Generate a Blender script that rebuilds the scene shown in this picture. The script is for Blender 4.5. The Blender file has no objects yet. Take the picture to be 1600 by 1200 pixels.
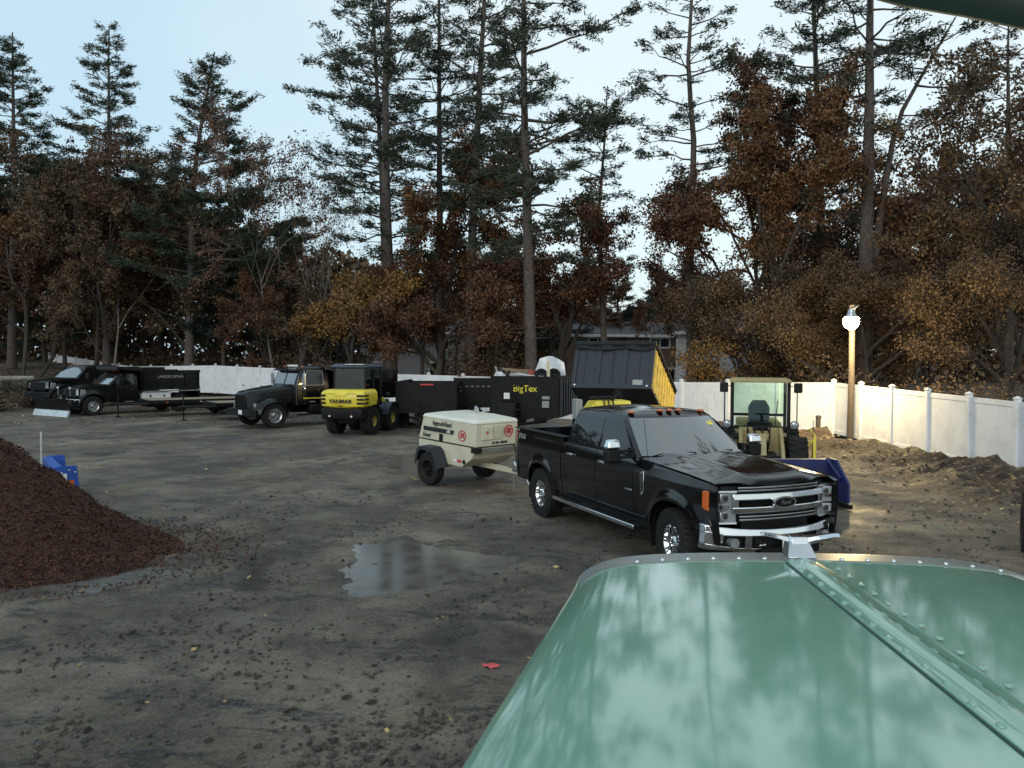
import bpy, math, random
import numpy as np
from mathutils import Vector, Matrix, Euler
R = math.radians
random.seed(7)
rng = np.random.default_rng(11)
sc = bpy.context.scene
COL = sc.collection
# ---------------------------------------------------------------- camera
F, PITCH, ROLL, CH = 1260.0, 0.034, 0.004, 2.82
cam = bpy.data.objects.new('camera', bpy.data.cameras.new('camera'))
COL.objects.link(cam)
cam.matrix_world = Matrix.Translation((0, 0, CH)) @ Matrix.Rotation(math.pi/2-PITCH, 4, 'X') @ Matrix.Rotation(ROLL, 4, 'Z')
cam.data.sensor_width = 36; cam.data.lens = 36*F/1600
cam.data.clip_start = 0.05; cam.data.clip_end = 2000
sc.camera = cam
# ---------------------------------------------------------------- world, sun, exposure
world = bpy.data.worlds.new('World'); sc.world = world; world.use_nodes = True
wt = world.node_tree; wt.nodes.clear()
wo = wt.nodes.new('ShaderNodeOutputWorld'); wb = wt.nodes.new('ShaderNodeBackground')
sk = wt.nodes.new('ShaderNodeTexSky'); sk.sky_type = 'NISHITA'; sk.sun_disc = False
SUN_EL, SUN_AZ = R(28), R(200)          # weak light through cloud from behind the camera
sk.sun_elevation = SUN_EL; sk.sun_rotation = SUN_AZ
sk.air_density = 1.3; sk.dust_density = 2.0; sk.ozone_density = 2.0
cn = wt.nodes.new('ShaderNodeTexNoise'); cn.inputs['Scale'].default_value = 1.6; cn.inputs['Detail'].default_value = 3
cr_ = wt.nodes.new('ShaderNodeValToRGB')
cr_.color_ramp.elements[0].position = .35; cr_.color_ramp.elements[0].color = (4.8, 6.5, 7.5, 1)
cr_.color_ramp.elements[1].position = .68; cr_.color_ramp.elements[1].color = (7.0, 8.0, 8.1, 1)
tc = wt.nodes.new('ShaderNodeTexCoord')
wt.links.new(tc.outputs['Generated'], cn.inputs['Vector']); sx_ = wt.nodes.new('ShaderNodeSeparateXYZ'); wt.links.new(tc.outputs['Generated'], sx_.inputs[0])
ma_ = wt.nodes.new('ShaderNodeMath'); ma_.operation = 'MULTIPLY_ADD'; ma_.inputs[1].default_value = .45; wt.links.new(sx_.outputs['X'], ma_.inputs[0]); wt.links.new(cn.outputs['Fac'], ma_.inputs[2])
wt.links.new(ma_.outputs[0], cr_.inputs['Fac'])
mx = wt.nodes.new('ShaderNodeMix'); mx.data_type = 'RGBA'; mx.inputs['Factor'].default_value = .78
wt.links.new(sk.outputs['Color'], mx.inputs['A']); wt.links.new(cr_.outputs['Color'], mx.inputs['B'])
wt.links.new(mx.outputs['Result'], wb.inputs['Color']); wb.inputs['Strength'].default_value = 0.10
wt.links.new(wb.outputs[0], wo.inputs[0])
sd = bpy.data.lights.new('sun', 'SUN'); sd.energy = 0.5; sd.angle = R(25); sd.color = (1, .97, .93)
so = bpy.data.objects.new('sun', sd); COL.objects.link(so)
# direction to the sun: nishita rotation is measured from +Y clockwise
sdir = Vector((math.sin(SUN_AZ)*math.cos(SUN_EL), math.cos(SUN_AZ)*math.cos(SUN_EL), math.sin(SUN_EL)))
so.rotation_euler = (-sdir).to_track_quat('-Z', 'Y').to_euler()
sc.view_settings.view_transform = 'Standard'; sc.view_settings.look = 'None'
sc.view_settings.exposure = 0.45; sc.view_settings.gamma = 1
sc.render.engine = 'CYCLES'
# ---------------------------------------------------------------- measuring helpers (pixel of the photo -> place in the yard)
_cm = cam.matrix_world.to_3x3()
def ray(px, py):
    return _cm @ Vector(((px-800)/F, (600-py)/F, -1))
def at(px, py, Y):
    d = ray(px, py); t = Y/d.y
    return Vector((d.x*t, Y, CH+d.z*t))
def gnd(px, py, z=0.0):
    d = ray(px, py); t = (z-CH)/d.z
    return Vector((d.x*t, d.y*t, z))
# ---------------------------------------------------------------- object helpers
def tag(o, label=None, cat=None, group=None, kind=None):
    if label: o['label'] = label
    if cat: o['category'] = cat
    if group: o['group'] = group
    if kind: o['kind'] = kind
    return o
def thing(name, label, cat, loc=(0, 0, 0), yaw=0.0, group=None, scale=1.0):
    o = bpy.data.objects.new(name, None); COL.objects.link(o)
    o.location = loc; o.rotation_euler = (0, 0, yaw); o.scale = (scale,)*3
    o.empty_display_size = .3
    return tag(o, label, cat, group)
def copy_tree(o, parent=None):
    c = o.copy(); COL.objects.link(c); c.parent = parent
    for ch in o.children: copy_tree(ch, c)
    return c
def obj(name, me, m=None, parent=None):
    o = bpy.data.objects.new(name, me); COL.objects.link(o)
    if m: me.materials.append(m)
    if parent: o.parent = parent
    return o
def rotm(r):
    if r is None: return Matrix.Identity(3)
    if isinstance(r, Matrix): return r.to_3x3()
    return Euler(r).to_matrix()
class MB:
    def __init__(s): s.v = []; s.f = []
    def add(s, vs, fs):
        k = len(s.v); s.v.extend([tuple(p) for p in vs]); s.f.extend([tuple(i+k for i in f) for f in fs]); return s
    def box(s, c, d, r=None):
        m = rotm(r); c = Vector(c); x, y, z = d[0]/2, d[1]/2, d[2]/2
        vs = [c + m @ Vector((a*x, b*y, e*z)) for a in (-1, 1) for b in (-1, 1) for e in (-1, 1)]
        return s.add(vs, [(0, 1, 3, 2), (4, 6, 7, 5), (0, 4, 5, 1), (2, 3, 7, 6), (0, 2, 6, 4), (1, 5, 7, 3)])
    def b2(s, x0, x1, y0, y1, z0, z1): return s.box(((x0+x1)/2, (y0+y1)/2, (z0+z1)/2), (abs(x1-x0), abs(y1-y0), abs(z1-z0)))
    def hexa(s, bot, top):      # two rings of equal length
        n = len(bot)
        return s.add(list(bot)+list(top), [tuple(range(n))[::-1], tuple(range(n, 2*n))]+[(i, (i+1) % n, n+(i+1) % n, n+i) for i in range(n)])
    def loft(s, rings, cap=True):
        n = len(rings[0]); vs = [p for r in rings for p in r]; fs = []
        for k in range(len(rings)-1):
            for i in range(n): j = (i+1) % n; fs.append((k*n+i, k*n+j, (k+1)*n+j, (k+1)*n+i))
        if cap: fs.append(tuple(range(n))[::-1]); fs.append(tuple((len(rings)-1)*n+i for i in range(n)))
        return s.add(vs, fs)
    def prism(s, poly, a0, a1, ax='y'):      # poly in the two other axes
        def P(p, a):
            return {'y': (p[0], a, p[1]), 'x': (a, p[0], p[1]), 'z': (p[0], p[1], a)}[ax]
        return s.hexa([P(p, a0) for p in poly], [P(p, a1) for p in poly])
    def cyl(s, p0, p1, r0, r1=None, n=12, cap=True):
        return s.tube([p0, p1], [r0, r0 if r1 is None else r1], n, cap)
    def tube(s, pts, rad, n=8, cap=True):
        pts = [Vector(p) for p in pts]
        if not hasattr(rad, '__len__'): rad = [rad]*len(pts)
        rings = []; prev = None
        for i, p in enumerate(pts):
            t = (pts[min(i+1, len(pts)-1)]-pts[max(i-1, 0)])
            if t.length < 1e-9: t = Vector((0, 0, 1))
            t.normalize()
            if prev is None:
                u = t.cross(Vector((0, 0, 1)) if abs(t.z) < .9 else Vector((1, 0, 0))).normalized()
            else:
                u = (prev-t*prev.dot(t)).normalized()
            prev = u; w = t.cross(u)
            rings.append([p+(u*math.cos(2*math.pi*k/n)+w*math.sin(2*math.pi*k/n))*rad[i] for k in range(n)])
        return s.loft(rings, cap)
    def lathe(s, prof, c=(0, 0, 0), ax='y', n=24, cap=True):      # prof: (radius, along)
        c = Vector(c); rings = []
        for r, a in prof:
            ring = []
            for k in range(n):
                x, y = r*math.cos(2*math.pi*k/n), r*math.sin(2*math.pi*k/n)
                ring.append(c+Vector({'y': (x, a, y), 'x': (a, x, y), 'z': (x, y, a)}[ax]))
            rings.append(ring)
        return s.loft(rings, cap)
    def ball(s, c, r, n=10, m=7, sc_=(1, 1, 1)):
        rings = []
        for j in range(m):
            t = math.pi*(j+.02)/(m-1+.04)
            rings.append([(c[0]+r*sc_[0]*math.sin(t)*math.cos(2*math.pi*k/n), c[1]+r*sc_[1]*math.sin(t)*math.sin(2*math.pi*k/n), c[2]-r*sc_[2]*math.cos(t)) for k in range(n)])
        return s.loft(rings, True)
    def grid(s, fn, nu, nv):
        vs = [fn(i/nu, j/nv) for j in range(nv+1) for i in range(nu+1)]; w = nu+1
        return s.add(vs, [(j*w+i, j*w+i+1, (j+1)*w+i+1, (j+1)*w+i) for j in range(nv) for i in range(nu)])
    def build(s, name, m=None, parent=None, bevel=0.0, smooth=32, seg=2, solid=0, loc=None, fixn=True):
        me = bpy.data.meshes.new(name); me.from_pydata(s.v, [], s.f)
        if fixn:
            import bmesh
            bm = bmesh.new(); bm.from_mesh(me); bmesh.ops.recalc_face_normals(bm, faces=bm.faces); bm.to_mesh(me); bm.free()
        if smooth: me.shade_smooth(); me.set_sharp_from_angle(angle=R(smooth))
        o = obj(name, me, m, parent)
        if loc: o.location = loc
        if solid:
            k = o.modifiers.new('solid', 'SOLIDIFY'); k.thickness = solid; k.offset = -1
        if solid:
            k = o.modifiers.new('split', 'EDGE_SPLIT'); k.split_angle = R(38)
        if bevel:
            b = o.modifiers.new('bevel', 'BEVEL'); b.width = bevel; b.segments = seg; b.limit_method = 'ANGLE'; b.angle_limit = R(30)
        return o
def npmesh(name, V, Q, m=None, parent=None, smooth=False):     # V (n,3), Q (k,4) quads
    me = bpy.data.meshes.new(name); n, k = len(V), len(Q)
    me.vertices.add(n); me.vertices.foreach_set('co', np.asarray(V, np.float32).ravel())
    me.loops.add(k*4); me.loops.foreach_set('vertex_index', np.asarray(Q, np.int32).ravel())
    me.polygons.add(k); me.polygons.foreach_set('loop_start', np.arange(0, 4*k, 4, dtype=np.int32))
    me.update(calc_edges=True)
    if smooth: me.shade_smooth()
    return obj(name, me, m, parent)
def text(name, s, size, m, parent, loc, rot, depth=.004, bold=0.0, shear=0.0, align='CENTER', sx=1.0):
    cu = bpy.data.curves.new(name, 'FONT'); cu.body = s; cu.size = size; cu.extrude = depth; cu.offset = bold; cu.shear = shear
    cu.align_x = align; cu.align_y = 'CENTER'
    t = bpy.data.objects.new(name, cu); COL.objects.link(t)
    dg = bpy.context.evaluated_depsgraph_get()
    me = bpy.data.meshes.new_from_object(t.evaluated_get(dg)); COL.objects.unlink(t); bpy.data.objects.remove(t)
    me.materials.clear()
    o = obj(name, me, m, parent); o.location = loc; o.rotation_euler = rot; o.scale = (sx, 1, 1)
    return o
# ---------------------------------------------------------------- numpy noise
_H = rng.random((256, 256)).astype(np.float32)
def vnoise(x, y):
    xi = np.floor(x).astype(int); yi = np.floor(y).astype(int); fx = x-xi; fy = y-yi
    fx = fx*fx*(3-2*fx); fy = fy*fy*(3-2*fy)
    a = _H[xi & 255, yi & 255]; b = _H[(xi+1) & 255, yi & 255]; c = _H[xi & 255, (yi+1) & 255]; d = _H[(xi+1) & 255, (yi+1) & 255]
    return (a*(1-fx)+b*fx)*(1-fy)+(c*(1-fx)+d*fx)*fy-.5
def fbm(x, y, s=1.0, o=4):
    r = 0; a = 1.0
    for k in range(o):
        r = r+a*vnoise(x*s+17.3*k, y*s+9.1*k); s *= 2.03; a *= .5
    return r
# ---------------------------------------------------------------- materials
def M(name, col, rough=.5, metal=0.0, var=.12, vs=6.0, bump=0.0, bs=40.0, coat=0.0, spec=.5, dirt=None, dirt_amt=.5, dirt_s=3.0, emis=None, es=0, trans=0.0, rv=.1, island=0.0, alpha=1.0):
    m = bpy.data.materials.new(name); m.use_nodes = True; t = m.node_tree; b = t.nodes['Principled BSDF']
    L = t.links.new
    b.inputs['Roughness'].default_value = rough; b.inputs['Metallic'].default_value = metal
    b.inputs['Specular IOR Level'].default_value = spec
    b.inputs['Coat Weight'].default_value = coat; b.inputs['Coat Roughness'].default_value = .06
    b.inputs['Transmission Weight'].default_value = trans; b.inputs['Alpha'].default_value = alpha
    tcn = t.nodes.new('ShaderNodeTexCoord')
    n = t.nodes.new('ShaderNodeTexNoise'); n.inputs['Scale'].default_value = vs; n.inputs['Detail'].default_value = 5
    L(tcn.outputs['Object'], n.inputs['Vector'])
    rp = t.nodes.new('ShaderNodeValToRGB'); e = rp.color_ramp.elements
    e[0].position = .3; e[1].position = .7
    e[0].color = tuple(c*(1-var) for c in col)+(1,); e[1].color = tuple(min(1, c*(1+var)) for c in col)+(1,)
    L(n.outputs['Fac'], rp.inputs['Fac']); out = rp.outputs['Color']
    if island:
        g = t.nodes.new('ShaderNodeNewGeometry'); hs = t.nodes.new('ShaderNodeHueSaturation')
        mr = t.nodes.new('ShaderNodeMapRange'); mr.inputs['To Min'].default_value = 1-island; mr.inputs['To Max'].default_value = 1+island
        L(g.outputs['Random Per Island'], mr.inputs['Value']); L(mr.outputs['Result'], hs.inputs['Value']); L(out, hs.inputs['Color'])
        mh = t.nodes.new('ShaderNodeMapRange'); mh.inputs['To Min'].default_value = .492; mh.inputs['To Max'].default_value = .522
        wn = t.nodes.new('ShaderNodeTexWhiteNoise'); wn.noise_dimensions = '1D'
        L(g.outputs['Random Per Island'], wn.inputs['W']); L(wn.outputs['Value'], mh.inputs['Value']); L(mh.outputs['Result'], hs.inputs['Hue'])
        out = hs.outputs['Color']
    if dirt:
        n2 = t.nodes.new('ShaderNodeTexNoise'); n2.inputs['Scale'].default_value = dirt_s; n2.inputs['Detail'].default_value = 8; n2.inputs['Roughness'].default_value = .65
        L(tcn.outputs['Object'], n2.inputs['Vector'])
        mr2 = t.nodes.new('ShaderNodeMapRange'); mr2.inputs['From Min'].default_value = .45; mr2.inputs['From Max'].default_value = .75; mr2.inputs['To Max'].default_value = dirt_amt
        L(n2.outputs['Fac'], mr2.inputs['Value'])
        mm = t.nodes.new('ShaderNodeMix'); mm.data_type = 'RGBA'; L(mr2.outputs['Result'], mm.inputs['Factor']); L(out, mm.inputs['A']); mm.inputs['B'].default_value = tuple(dirt)+(1,)
        out = mm.outputs['Result']
    L(out, b.inputs['Base Color'])
    if rv:
        mr3 = t.nodes.new('ShaderNodeMapRange'); mr3.inputs['To Min'].default_value = max(0, rough-rv); mr3.inputs['To Max'].default_value = min(1, rough+rv)
        L(n.outputs['Fac'], mr3.inputs['Value']); L(mr3.outputs['Result'], b.inputs['Roughness'])
    if bump:
        n3 = t.nodes.new('ShaderNodeTexNoise'); n3.inputs['Scale'].default_value = bs; n3.inputs['Detail'].default_value = 4
        L(tcn.outputs['Object'], n3.inputs['Vector'])
        bp = t.nodes.new('ShaderNodeBump'); bp.inputs['Strength'].default_value = bump; bp.inputs['Distance'].default_value = .02
        L(n3.outputs['Fac'], bp.inputs['Height']); L(bp.outputs['Normal'], b.inputs['Normal'])
    if emis:
        b.inputs['Emission Color'].default_value = tuple(emis)+(1,); b.inputs['Emission Strength'].default_value = es
    return m
m_black = M('black_paint', (.0035, .0035, .0045), .12, coat=.5, rv=.04, spec=.35, dirt=(.03, .028, .025), dirt_amt=.10)
m_blackt = M('black_truck_paint', (.0035, .0035, .004), .26, coat=.15, spec=.3, dirt=(.018, .016, .014), dirt_amt=.25)
m_steelblk = M('black_steel', (.0045, .0045, .005), .55, spec=.25, dirt=(.035, .025, .018), dirt_amt=.35, bump=.15)
m_dkgrey = M('dark_grey_steel', (.030, .034, .046), .5, spec=.3, dirt=(.02, .02, .02), dirt_amt=.5, bump=.1)
m_plastic = M('black_plastic', (.007, .007, .0075), .6, spec=.3, bump=.1)
m_fender = M('grey_plastic', (.022, .025, .034), .5)
m_rubber = M('rubber', (.012, .0115, .011), .85, spec=.3, bump=.3, bs=60, dirt=(.045, .038, .03), dirt_amt=.5)
m_chrome = M('chrome', (.72, .74, .76), .10, 1.0, rv=.05, var=.03)
m_alu = M('aluminium', (.55, .56, .58), .35, 1.0)
m_white = M('white_paint', (.74, .75, .76), .4, dirt=(.3, .28, .24), dirt_amt=.35)
m_vinyl = M('white_vinyl', (.78, .79, .80), .42, var=.03, vs=.6, dirt=(.42, .40, .34), dirt_amt=.40, dirt_s=2.2)
m_cream = M('cream_paint', (.60, .56, .42), .42, var=.06, dirt=(.25, .22, .15), dirt_amt=.4, coat=.1)
m_creamtop = M('cream_roof_paint', (.72, .71, .62), .38, var=.05, dirt=(.3, .27, .2), dirt_amt=.3)
m_yellow = M('yellow_paint', (.78, .62, .05), .38, var=.06, coat=.2, dirt=(.2, .15, .05), dirt_amt=.3)
m_yelsteel = M('weathered_yellow_steel', (.66, .48, .06), .5, dirt=(.10, .07, .04), dirt_amt=.75, dirt_s=5, bump=.15)
m_tan = M('tan_paint', (.34, .28, .12), .45, dirt=(.12, .09, .05), dirt_amt=.55, dirt_s=4)
m_blue = M('blue_paint', (.02, .09, .42), .4, dirt=(.03, .03, .04), dirt_amt=.5)
m_navy = M('worn_navy_paint', (.014, .024, .12), .5, dirt=(.05, .038, .03), dirt_amt=.85, dirt_s=3)
m_amber = M('amber_lens', (.55, .12, .025), .2, coat=.5)
m_red = M('red_lens', (.16, .006, .006), .2, coat=.5)
m_redp = M('red_print', (.55, .05, .06), .5)
m_blackp = M('black_print', (.012, .012, .012), .5)
m_yelp = M('yellow_print', (.75, .62, .06), .5)
m_greyp = M('grey_print', (.30, .31, .30), .5)
m_whitep = M('white_print', (.75, .75, .72), .5)
m_glassd = M('dark_glass', (.006, .007, .008), .03, coat=0, rv=0, spec=.6)
m_wind = M('windshield_glass', (.02, .024, .026), .03, coat=1.0, rv=0, spec=1.0)
m_wind.node_tree.nodes['Principled BSDF'].inputs['IOR'].default_value = 1.85
m_seeglass = M('clear_glass', (.75, .9, .85), .02, trans=1.0, rv=0, var=.02)
m_tint = M('tinted_glass', (.30, .40, .37), .02, trans=1.0, rv=0, var=.02)
m_head = M('headlight_glass', (.30, .32, .34), .12, .3, coat=1, rv=.02)
m_wood = M('deck_wood', (.28, .23, .17), .8, var=.3, vs=10, bump=.3)
m_lumber = M('scrap_wood', (.24, .17, .10), .8, var=.3, bump=.3)
m_pole = M('pole_wood', (.08, .065, .05), .85, var=.25, vs=12, bump=.5, bs=30)
m_bark = M('pine_bark', (.085, .070, .062), .95, var=.45, vs=9, bump=1.0, bs=14)
m_barkd = M('oak_bark', (.050, .042, .036), .95, var=.4, vs=9, bump=1.0, bs=14)
m_barkl = M('pale_bark', (.20, .19, .165), .9, var=.35, vs=6, bump=.6, bs=14)
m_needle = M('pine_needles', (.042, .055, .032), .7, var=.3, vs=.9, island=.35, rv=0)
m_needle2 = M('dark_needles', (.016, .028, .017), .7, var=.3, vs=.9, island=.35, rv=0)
m_rust = M('rust_leaves', (.135, .060, .024), .7, var=.45, vs=.7, island=.45, rv=0)
m_brown = M('brown_leaves', (.090, .052, .025), .7, var=.4, vs=.7, island=.45, rv=0)
m_gold = M('golden_leaves', (.19, .095, .025), .7, var=.4, vs=.7, island=.45, rv=0)
m_crim = M('crimson_leaves', (.100, .042, .021), .7, var=.4, vs=.7, island=.45, rv=0)
m_olive = M('olive_leaves', (.044, .044, .020), .7, var=.4, vs=.7, island=.4, rv=0)
m_mulch = M('mulch', (.040, .016, .009), .95, var=.6, vs=25, bump=1.0, bs=45)
m_chip = M('mulch_chips', (.062, .021, .011), .9, var=.4, vs=8, island=.6, rv=0)
# ================================================================ GROUND
PUD_REFLECT = [(-2.1, 11.9), (-1.6, 12.35), (-1.25, 11.55), (-.7, 11.45), (-.1, 11.05), (-.45, 10.55), (-.95, 10.1), (-1.4, 9.85), (-1.75, 9.5), (-1.95, 10.5)]  # pool added to stand in for a pale reflection in the windshield
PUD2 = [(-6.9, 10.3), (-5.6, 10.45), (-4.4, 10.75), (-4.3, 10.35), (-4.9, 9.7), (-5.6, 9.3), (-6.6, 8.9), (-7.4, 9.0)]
def inpoly_dist(x, y, P):
    """signed distance-ish to polygon (positive inside)"""
    P = np.array(P); n = len(P); d = np.full(x.shape, 1e9); ins = np.zeros(x.shape, bool)
    for i in range(n):
        a, b = P[i], P[(i+1) % n]; e = b-a; L2 = (e**2).sum()
        t = np.clip(((x-a[0])*e[0]+(y-a[1])*e[1])/L2, 0, 1)
        d = np.minimum(d, np.hypot(x-a[0]-t*e[0], y-a[1]-t*e[1]))
        c = ((a[1] > y) != (b[1] > y)) & (x < (b[0]-a[0])*(y-a[1])/(b[1]-a[1]+1e-12)+a[0]); ins ^= c
    return np.where(ins, d, -d)
def fence_x(y):     # x of the right-hand fence line
    return np.interp(y, [5, 20, 28.8, 33, 43.5, 60], [13.6, 12.57, 11.5, 7.2, -6.2, -26])
def hgt(x, y):
    x = np.asarray(x, float); y = np.asarray(y, float)
    z = .035*fbm(x, y, .35, 3)+.018*fbm(x+40, y, 1.6, 3)+.020*fbm(x, y+50, 4, 3)
    # tyre ruts that run up the yard
    for k, (a, b) in enumerate(((-.10, -1.2), (-.10, -3.0), (.16, -5.6), (.16, -7.3))):
        u = x-(b+a*(y-8)+.5*np.sin(y*.22+k)); z = z+(-.020*np.exp(-(u/.17)**2)+.010*np.exp(-((np.abs(u)-.34)/.10)**2))*(y < 24)*np.clip(.6+2.2*fbm(x, y, .7, 3), 0, 1.6)
    # dirt bank along the right fence
    d = fence_x(y)-x
    m = np.exp(-((d-2.3)/1.15)**2)*np.clip((33-y)/4, 0, 1)*np.clip((y-5)/2, 0, 1)
    m2 = np.clip(1-(d-1.5)/3.0, 0, 1)**1.3*(d > 1.5)*np.clip((33-y)/4, 0, 1)
    z = z+np.maximum(m, m2)*(.36+.46*fbm(x, y, .8, 5))+.34*m2*fbm(x, y, 2.6, 5)
    z = z-.10*(d < .6)*np.clip((33-y)/4, 0, 1)
    # rise at the back left and behind the fence
    z = z+np.clip((-x-25)/12, 0, 1)*np.clip((y-34)/14, 0, 1)*1.6*(1+.3*fbm(x, y, .5, 3))+np.clip((y-52)/40, 0, 1)*1.0
    s1 = inpoly_dist(x, y, PUD_REFLECT)+.10+.26*fbm(x, y, 1.8, 5); s2 = inpoly_dist(x, y, PUD2)+.25*fbm(x, y, 1.5, 3)
    w1 = np.clip(s1/.35+.6, 0, 1); w2 = np.clip(s2/.4+.6, 0, 1)
    z = z*(1-w1)*(1-w2)-(.030-.040*fbm(x, y, 3.3, 4))*w1-(.028-.04*fbm(x, y, 2.6, 4))*w2
    z = z+.035*np.exp(-((s1+.42)/.22)**2)+.03*np.exp(-((s2+.42)/.25)**2)
    return z
def spacing(lo, hi, f0, f1, n1, n0):
    a = lo+(f0-lo)*(1-np.linspace(1, 0, n0, endpoint=False)**2.2); b = np.linspace(f0, f1, n1, endpoint=False); c = f1+(hi-f1)*np.linspace(0, 1, n0)**2.2
    return np.concatenate([a, b, c])
gx = spacing(-400, 400, -9, 9, 300, 150); gy = spacing(-30, 700, 5, 20, 300, 170)
GX, GY = np.meshgrid(gx, gy); GZ = hgt(GX, GY)
V = np.stack([GX, GY, GZ], -1).reshape(-1, 3); w = len(gx); h = len(gy)
ii, jj = np.meshgrid(np.arange(w-1), np.arange(h-1)); a = (jj*w+ii).ravel()
Q = np.stack([a, a+1, a+w+1, a+w], 1)
def ground_mat():
    m = bpy.data.materials.new('dirt_and_gravel'); m.use_nodes = True; t = m.node_tree; b = t.nodes['Principled BSDF']; L = t.links.new
    tc = t.nodes.new('ShaderNodeTexCoord')
    def noise(s, d=6, r=.6, off=(0, 0, 0), st=(1, 1, 1)):
        mp = t.nodes.new('ShaderNodeMapping'); mp.inputs['Location'].default_value = off; mp.inputs['Scale'].default_value = st; mp.inputs['Rotation'].default_value = (0, 0, .75)
        n = t.nodes.new('ShaderNodeTexNoise'); n.inputs['Scale'].default_value = s; n.inputs['Detail'].default_value = d; n.inputs['Roughness'].default_value = r
        L(tc.outputs['Object'], mp.inputs['Vector']); L(mp.outputs['Vector'], n.inputs['Vector']); return n.outputs['Fac']
    def ramp(f, p0, p1):
        r = t.nodes.new('ShaderNodeMapRange'); r.inputs['From Min'].default_value = p0; r.inputs['From Max'].default_value = p1; L(f, r.inputs['Value']); return r.outputs['Result']
    def mix(f, A, B):
        x = t.nodes.new('ShaderNodeMix'); x.data_type = 'RGBA'
        if isinstance(f, float): x.inputs['Factor'].default_value = f
        else: L(f, x.inputs['Factor'])
        for k, v in (('A', A), ('B', B)):
            if isinstance(v, tuple): x.inputs[k].default_value = v+(1,)
            else: L(v, x.inputs[k])
        return x.outputs['Result']
    def mul(a_, b_):
        x = t.nodes.new('ShaderNodeMath'); x.operation = 'MULTIPLY'
        for k, v in ((0, a_), (1, b_)):
            if isinstance(v, float): x.inputs[k].default_value = v
            else: L(v, x.inputs[k])
        return x.outputs[0]
    base = mix(ramp(noise(.45, 8, .65), .40, .60), (.135, .094, .068), (.41, .33, .24))
    base = mix(ramp(noise(.42, 7, .65, off=(5, 3, 0), st=(1.0, .7, 1)), .46, .58), base, (.075, .055, .040))
    base = mix(mul(ramp(noise(1.0, 8, .75, off=(35, 3, 0), st=(.8, 1.3, 1)), .5, .64), .7), base, (.32, .28, .20))      # damp darker swathes
    base = mix(ramp(noise(.55, off=(15, 8, 0)), .56, .68), base, (.25, .19, .10))                     # tan sandy patches
    base = mix(ramp(noise(1.5, 10, .75, off=(1, 9, 0), st=(.6, 1.5, 1)), .53, .61), base, (.027, .022, .019))  # dark blotches
    fine = noise(28, 6, .75)
    base = mix(ramp(fine, .35, .7), mix(.5, base, (.012, .011, .010)), mix(.15, base, (.5, .48, .44)))
    vo = t.nodes.new('ShaderNodeTexVoronoi'); vo.inputs['Scale'].default_value = 38; L(tc.outputs['Object'], vo.inputs['Vector'])
    sep = t.nodes.new('ShaderNodeSeparateColor'); L(vo.outputs['Color'], sep.inputs[0])
    base = mix(mul(ramp(sep.outputs[0], .86, .9), .35), base, (.23, .22, .20))
    # leaf litter away from the yard (beyond the fences) and on the bank
    geo = t.nodes.new('ShaderNodeSeparateXYZ'); L(tc.outputs['Object'], geo.inputs[0])
    far = ramp(geo.outputs['Y'], 36, 44)
    rgt = ramp(geo.outputs['X'], 7.0, 9.0)
    mxn = t.nodes.new('ShaderNodeMath'); mxn.operation = 'MAXIMUM'; L(far, mxn.inputs[0]); L(rgt, mxn.inputs[1])
    vl = t.nodes.new('ShaderNodeTexVoronoi'); vl.inputs['Scale'].default_value = 14; L(tc.outputs['Object'], vl.inputs['Vector'])
    sl = t.nodes.new('ShaderNodeSeparateColor'); L(vl.outputs['Color'], sl.inputs[0])
    leaf = mix(sl.outputs[0], (.05, .028, .015), (.17, .10, .045))
    lf = mul(mxn.outputs[0], ramp(noise(1.1, off=(3, 3, 3)), .40, .58))
    base = mix(mul(lf, .75), base, leaf)
    # dark turned soil on the bank at the right
    bk = t.nodes.new('ShaderNodeMapRange'); bk.inputs['From Min'].default_value = 8.6; bk.inputs['From Max'].default_value = 9.8; L(geo.outputs['X'], bk.inputs['Value'])
    base = mix(mul(bk.outputs['Result'], ramp(noise(.9, 8, .7, off=(2, 2, 0)), .26, .50)), base, (.050, .030, .018))
    base = mix(mul(bk.outputs['Result'], mul(ramp(sl.outputs[1], .86, .9), .8)), base, (.26, .17, .08))
    damp = t.nodes.new('ShaderNodeMapRange'); damp.inputs['From Min'].default_value = .006; damp.inputs['From Max'].default_value = -.028; L(geo.outputs['Z'], damp.inputs['Value'])
    dampf = damp.outputs['Result']
    base = mix(mul(mul(dampf, ramp(noise(1.7, 8, .7, off=(6, 1, 0)), .38, .58)), .75), base, (.036, .028, .022))
    L(base, b.inputs['Base Color'])
    rr = t.nodes.new('ShaderNodeMapRange'); rr.inputs['From Min'].default_value = .38; rr.inputs['From Max'].default_value = .62
    rr.inputs['To Min'].default_value = .55; rr.inputs['To Max'].default_value = .95
    L(noise(.5, off=(9, 1, 0)), rr.inputs['Value']); rm_ = t.nodes.new('ShaderNodeMath'); rm_.operation = 'MULTIPLY_ADD'; L(dampf, rm_.inputs[0]); rm_.inputs[1].default_value = -.38; L(rr.outputs['Result'], rm_.inputs[2]); L(rm_.outputs[0], b.inputs['Roughness'])
    ad = t.nodes.new('ShaderNodeMath'); ad.operation = 'MULTIPLY_ADD'; L(noise(6, 10, .78), ad.inputs[0]); ad.inputs[1].default_value = 2.6; L(fine, ad.inputs[2])
    bp = t.nodes.new('ShaderNodeBump'); bp.inputs['Strength'].default_value = 1.0; bp.inputs['Distance'].default_value = .045
    L(ad.outputs[0], bp.inputs['Height']); L(bp.outputs['Normal'], b.inputs['Normal'])
    return m
g = npmesh('ground', V, Q, ground_mat(), smooth=True); tag(g, kind='structure')
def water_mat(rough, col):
    m = M('puddle_reflection_water', col, rough, rv=min(rough, .07), spec=.9, var=.3, vs=3, bump=.03, bs=7)
    return m
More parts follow.
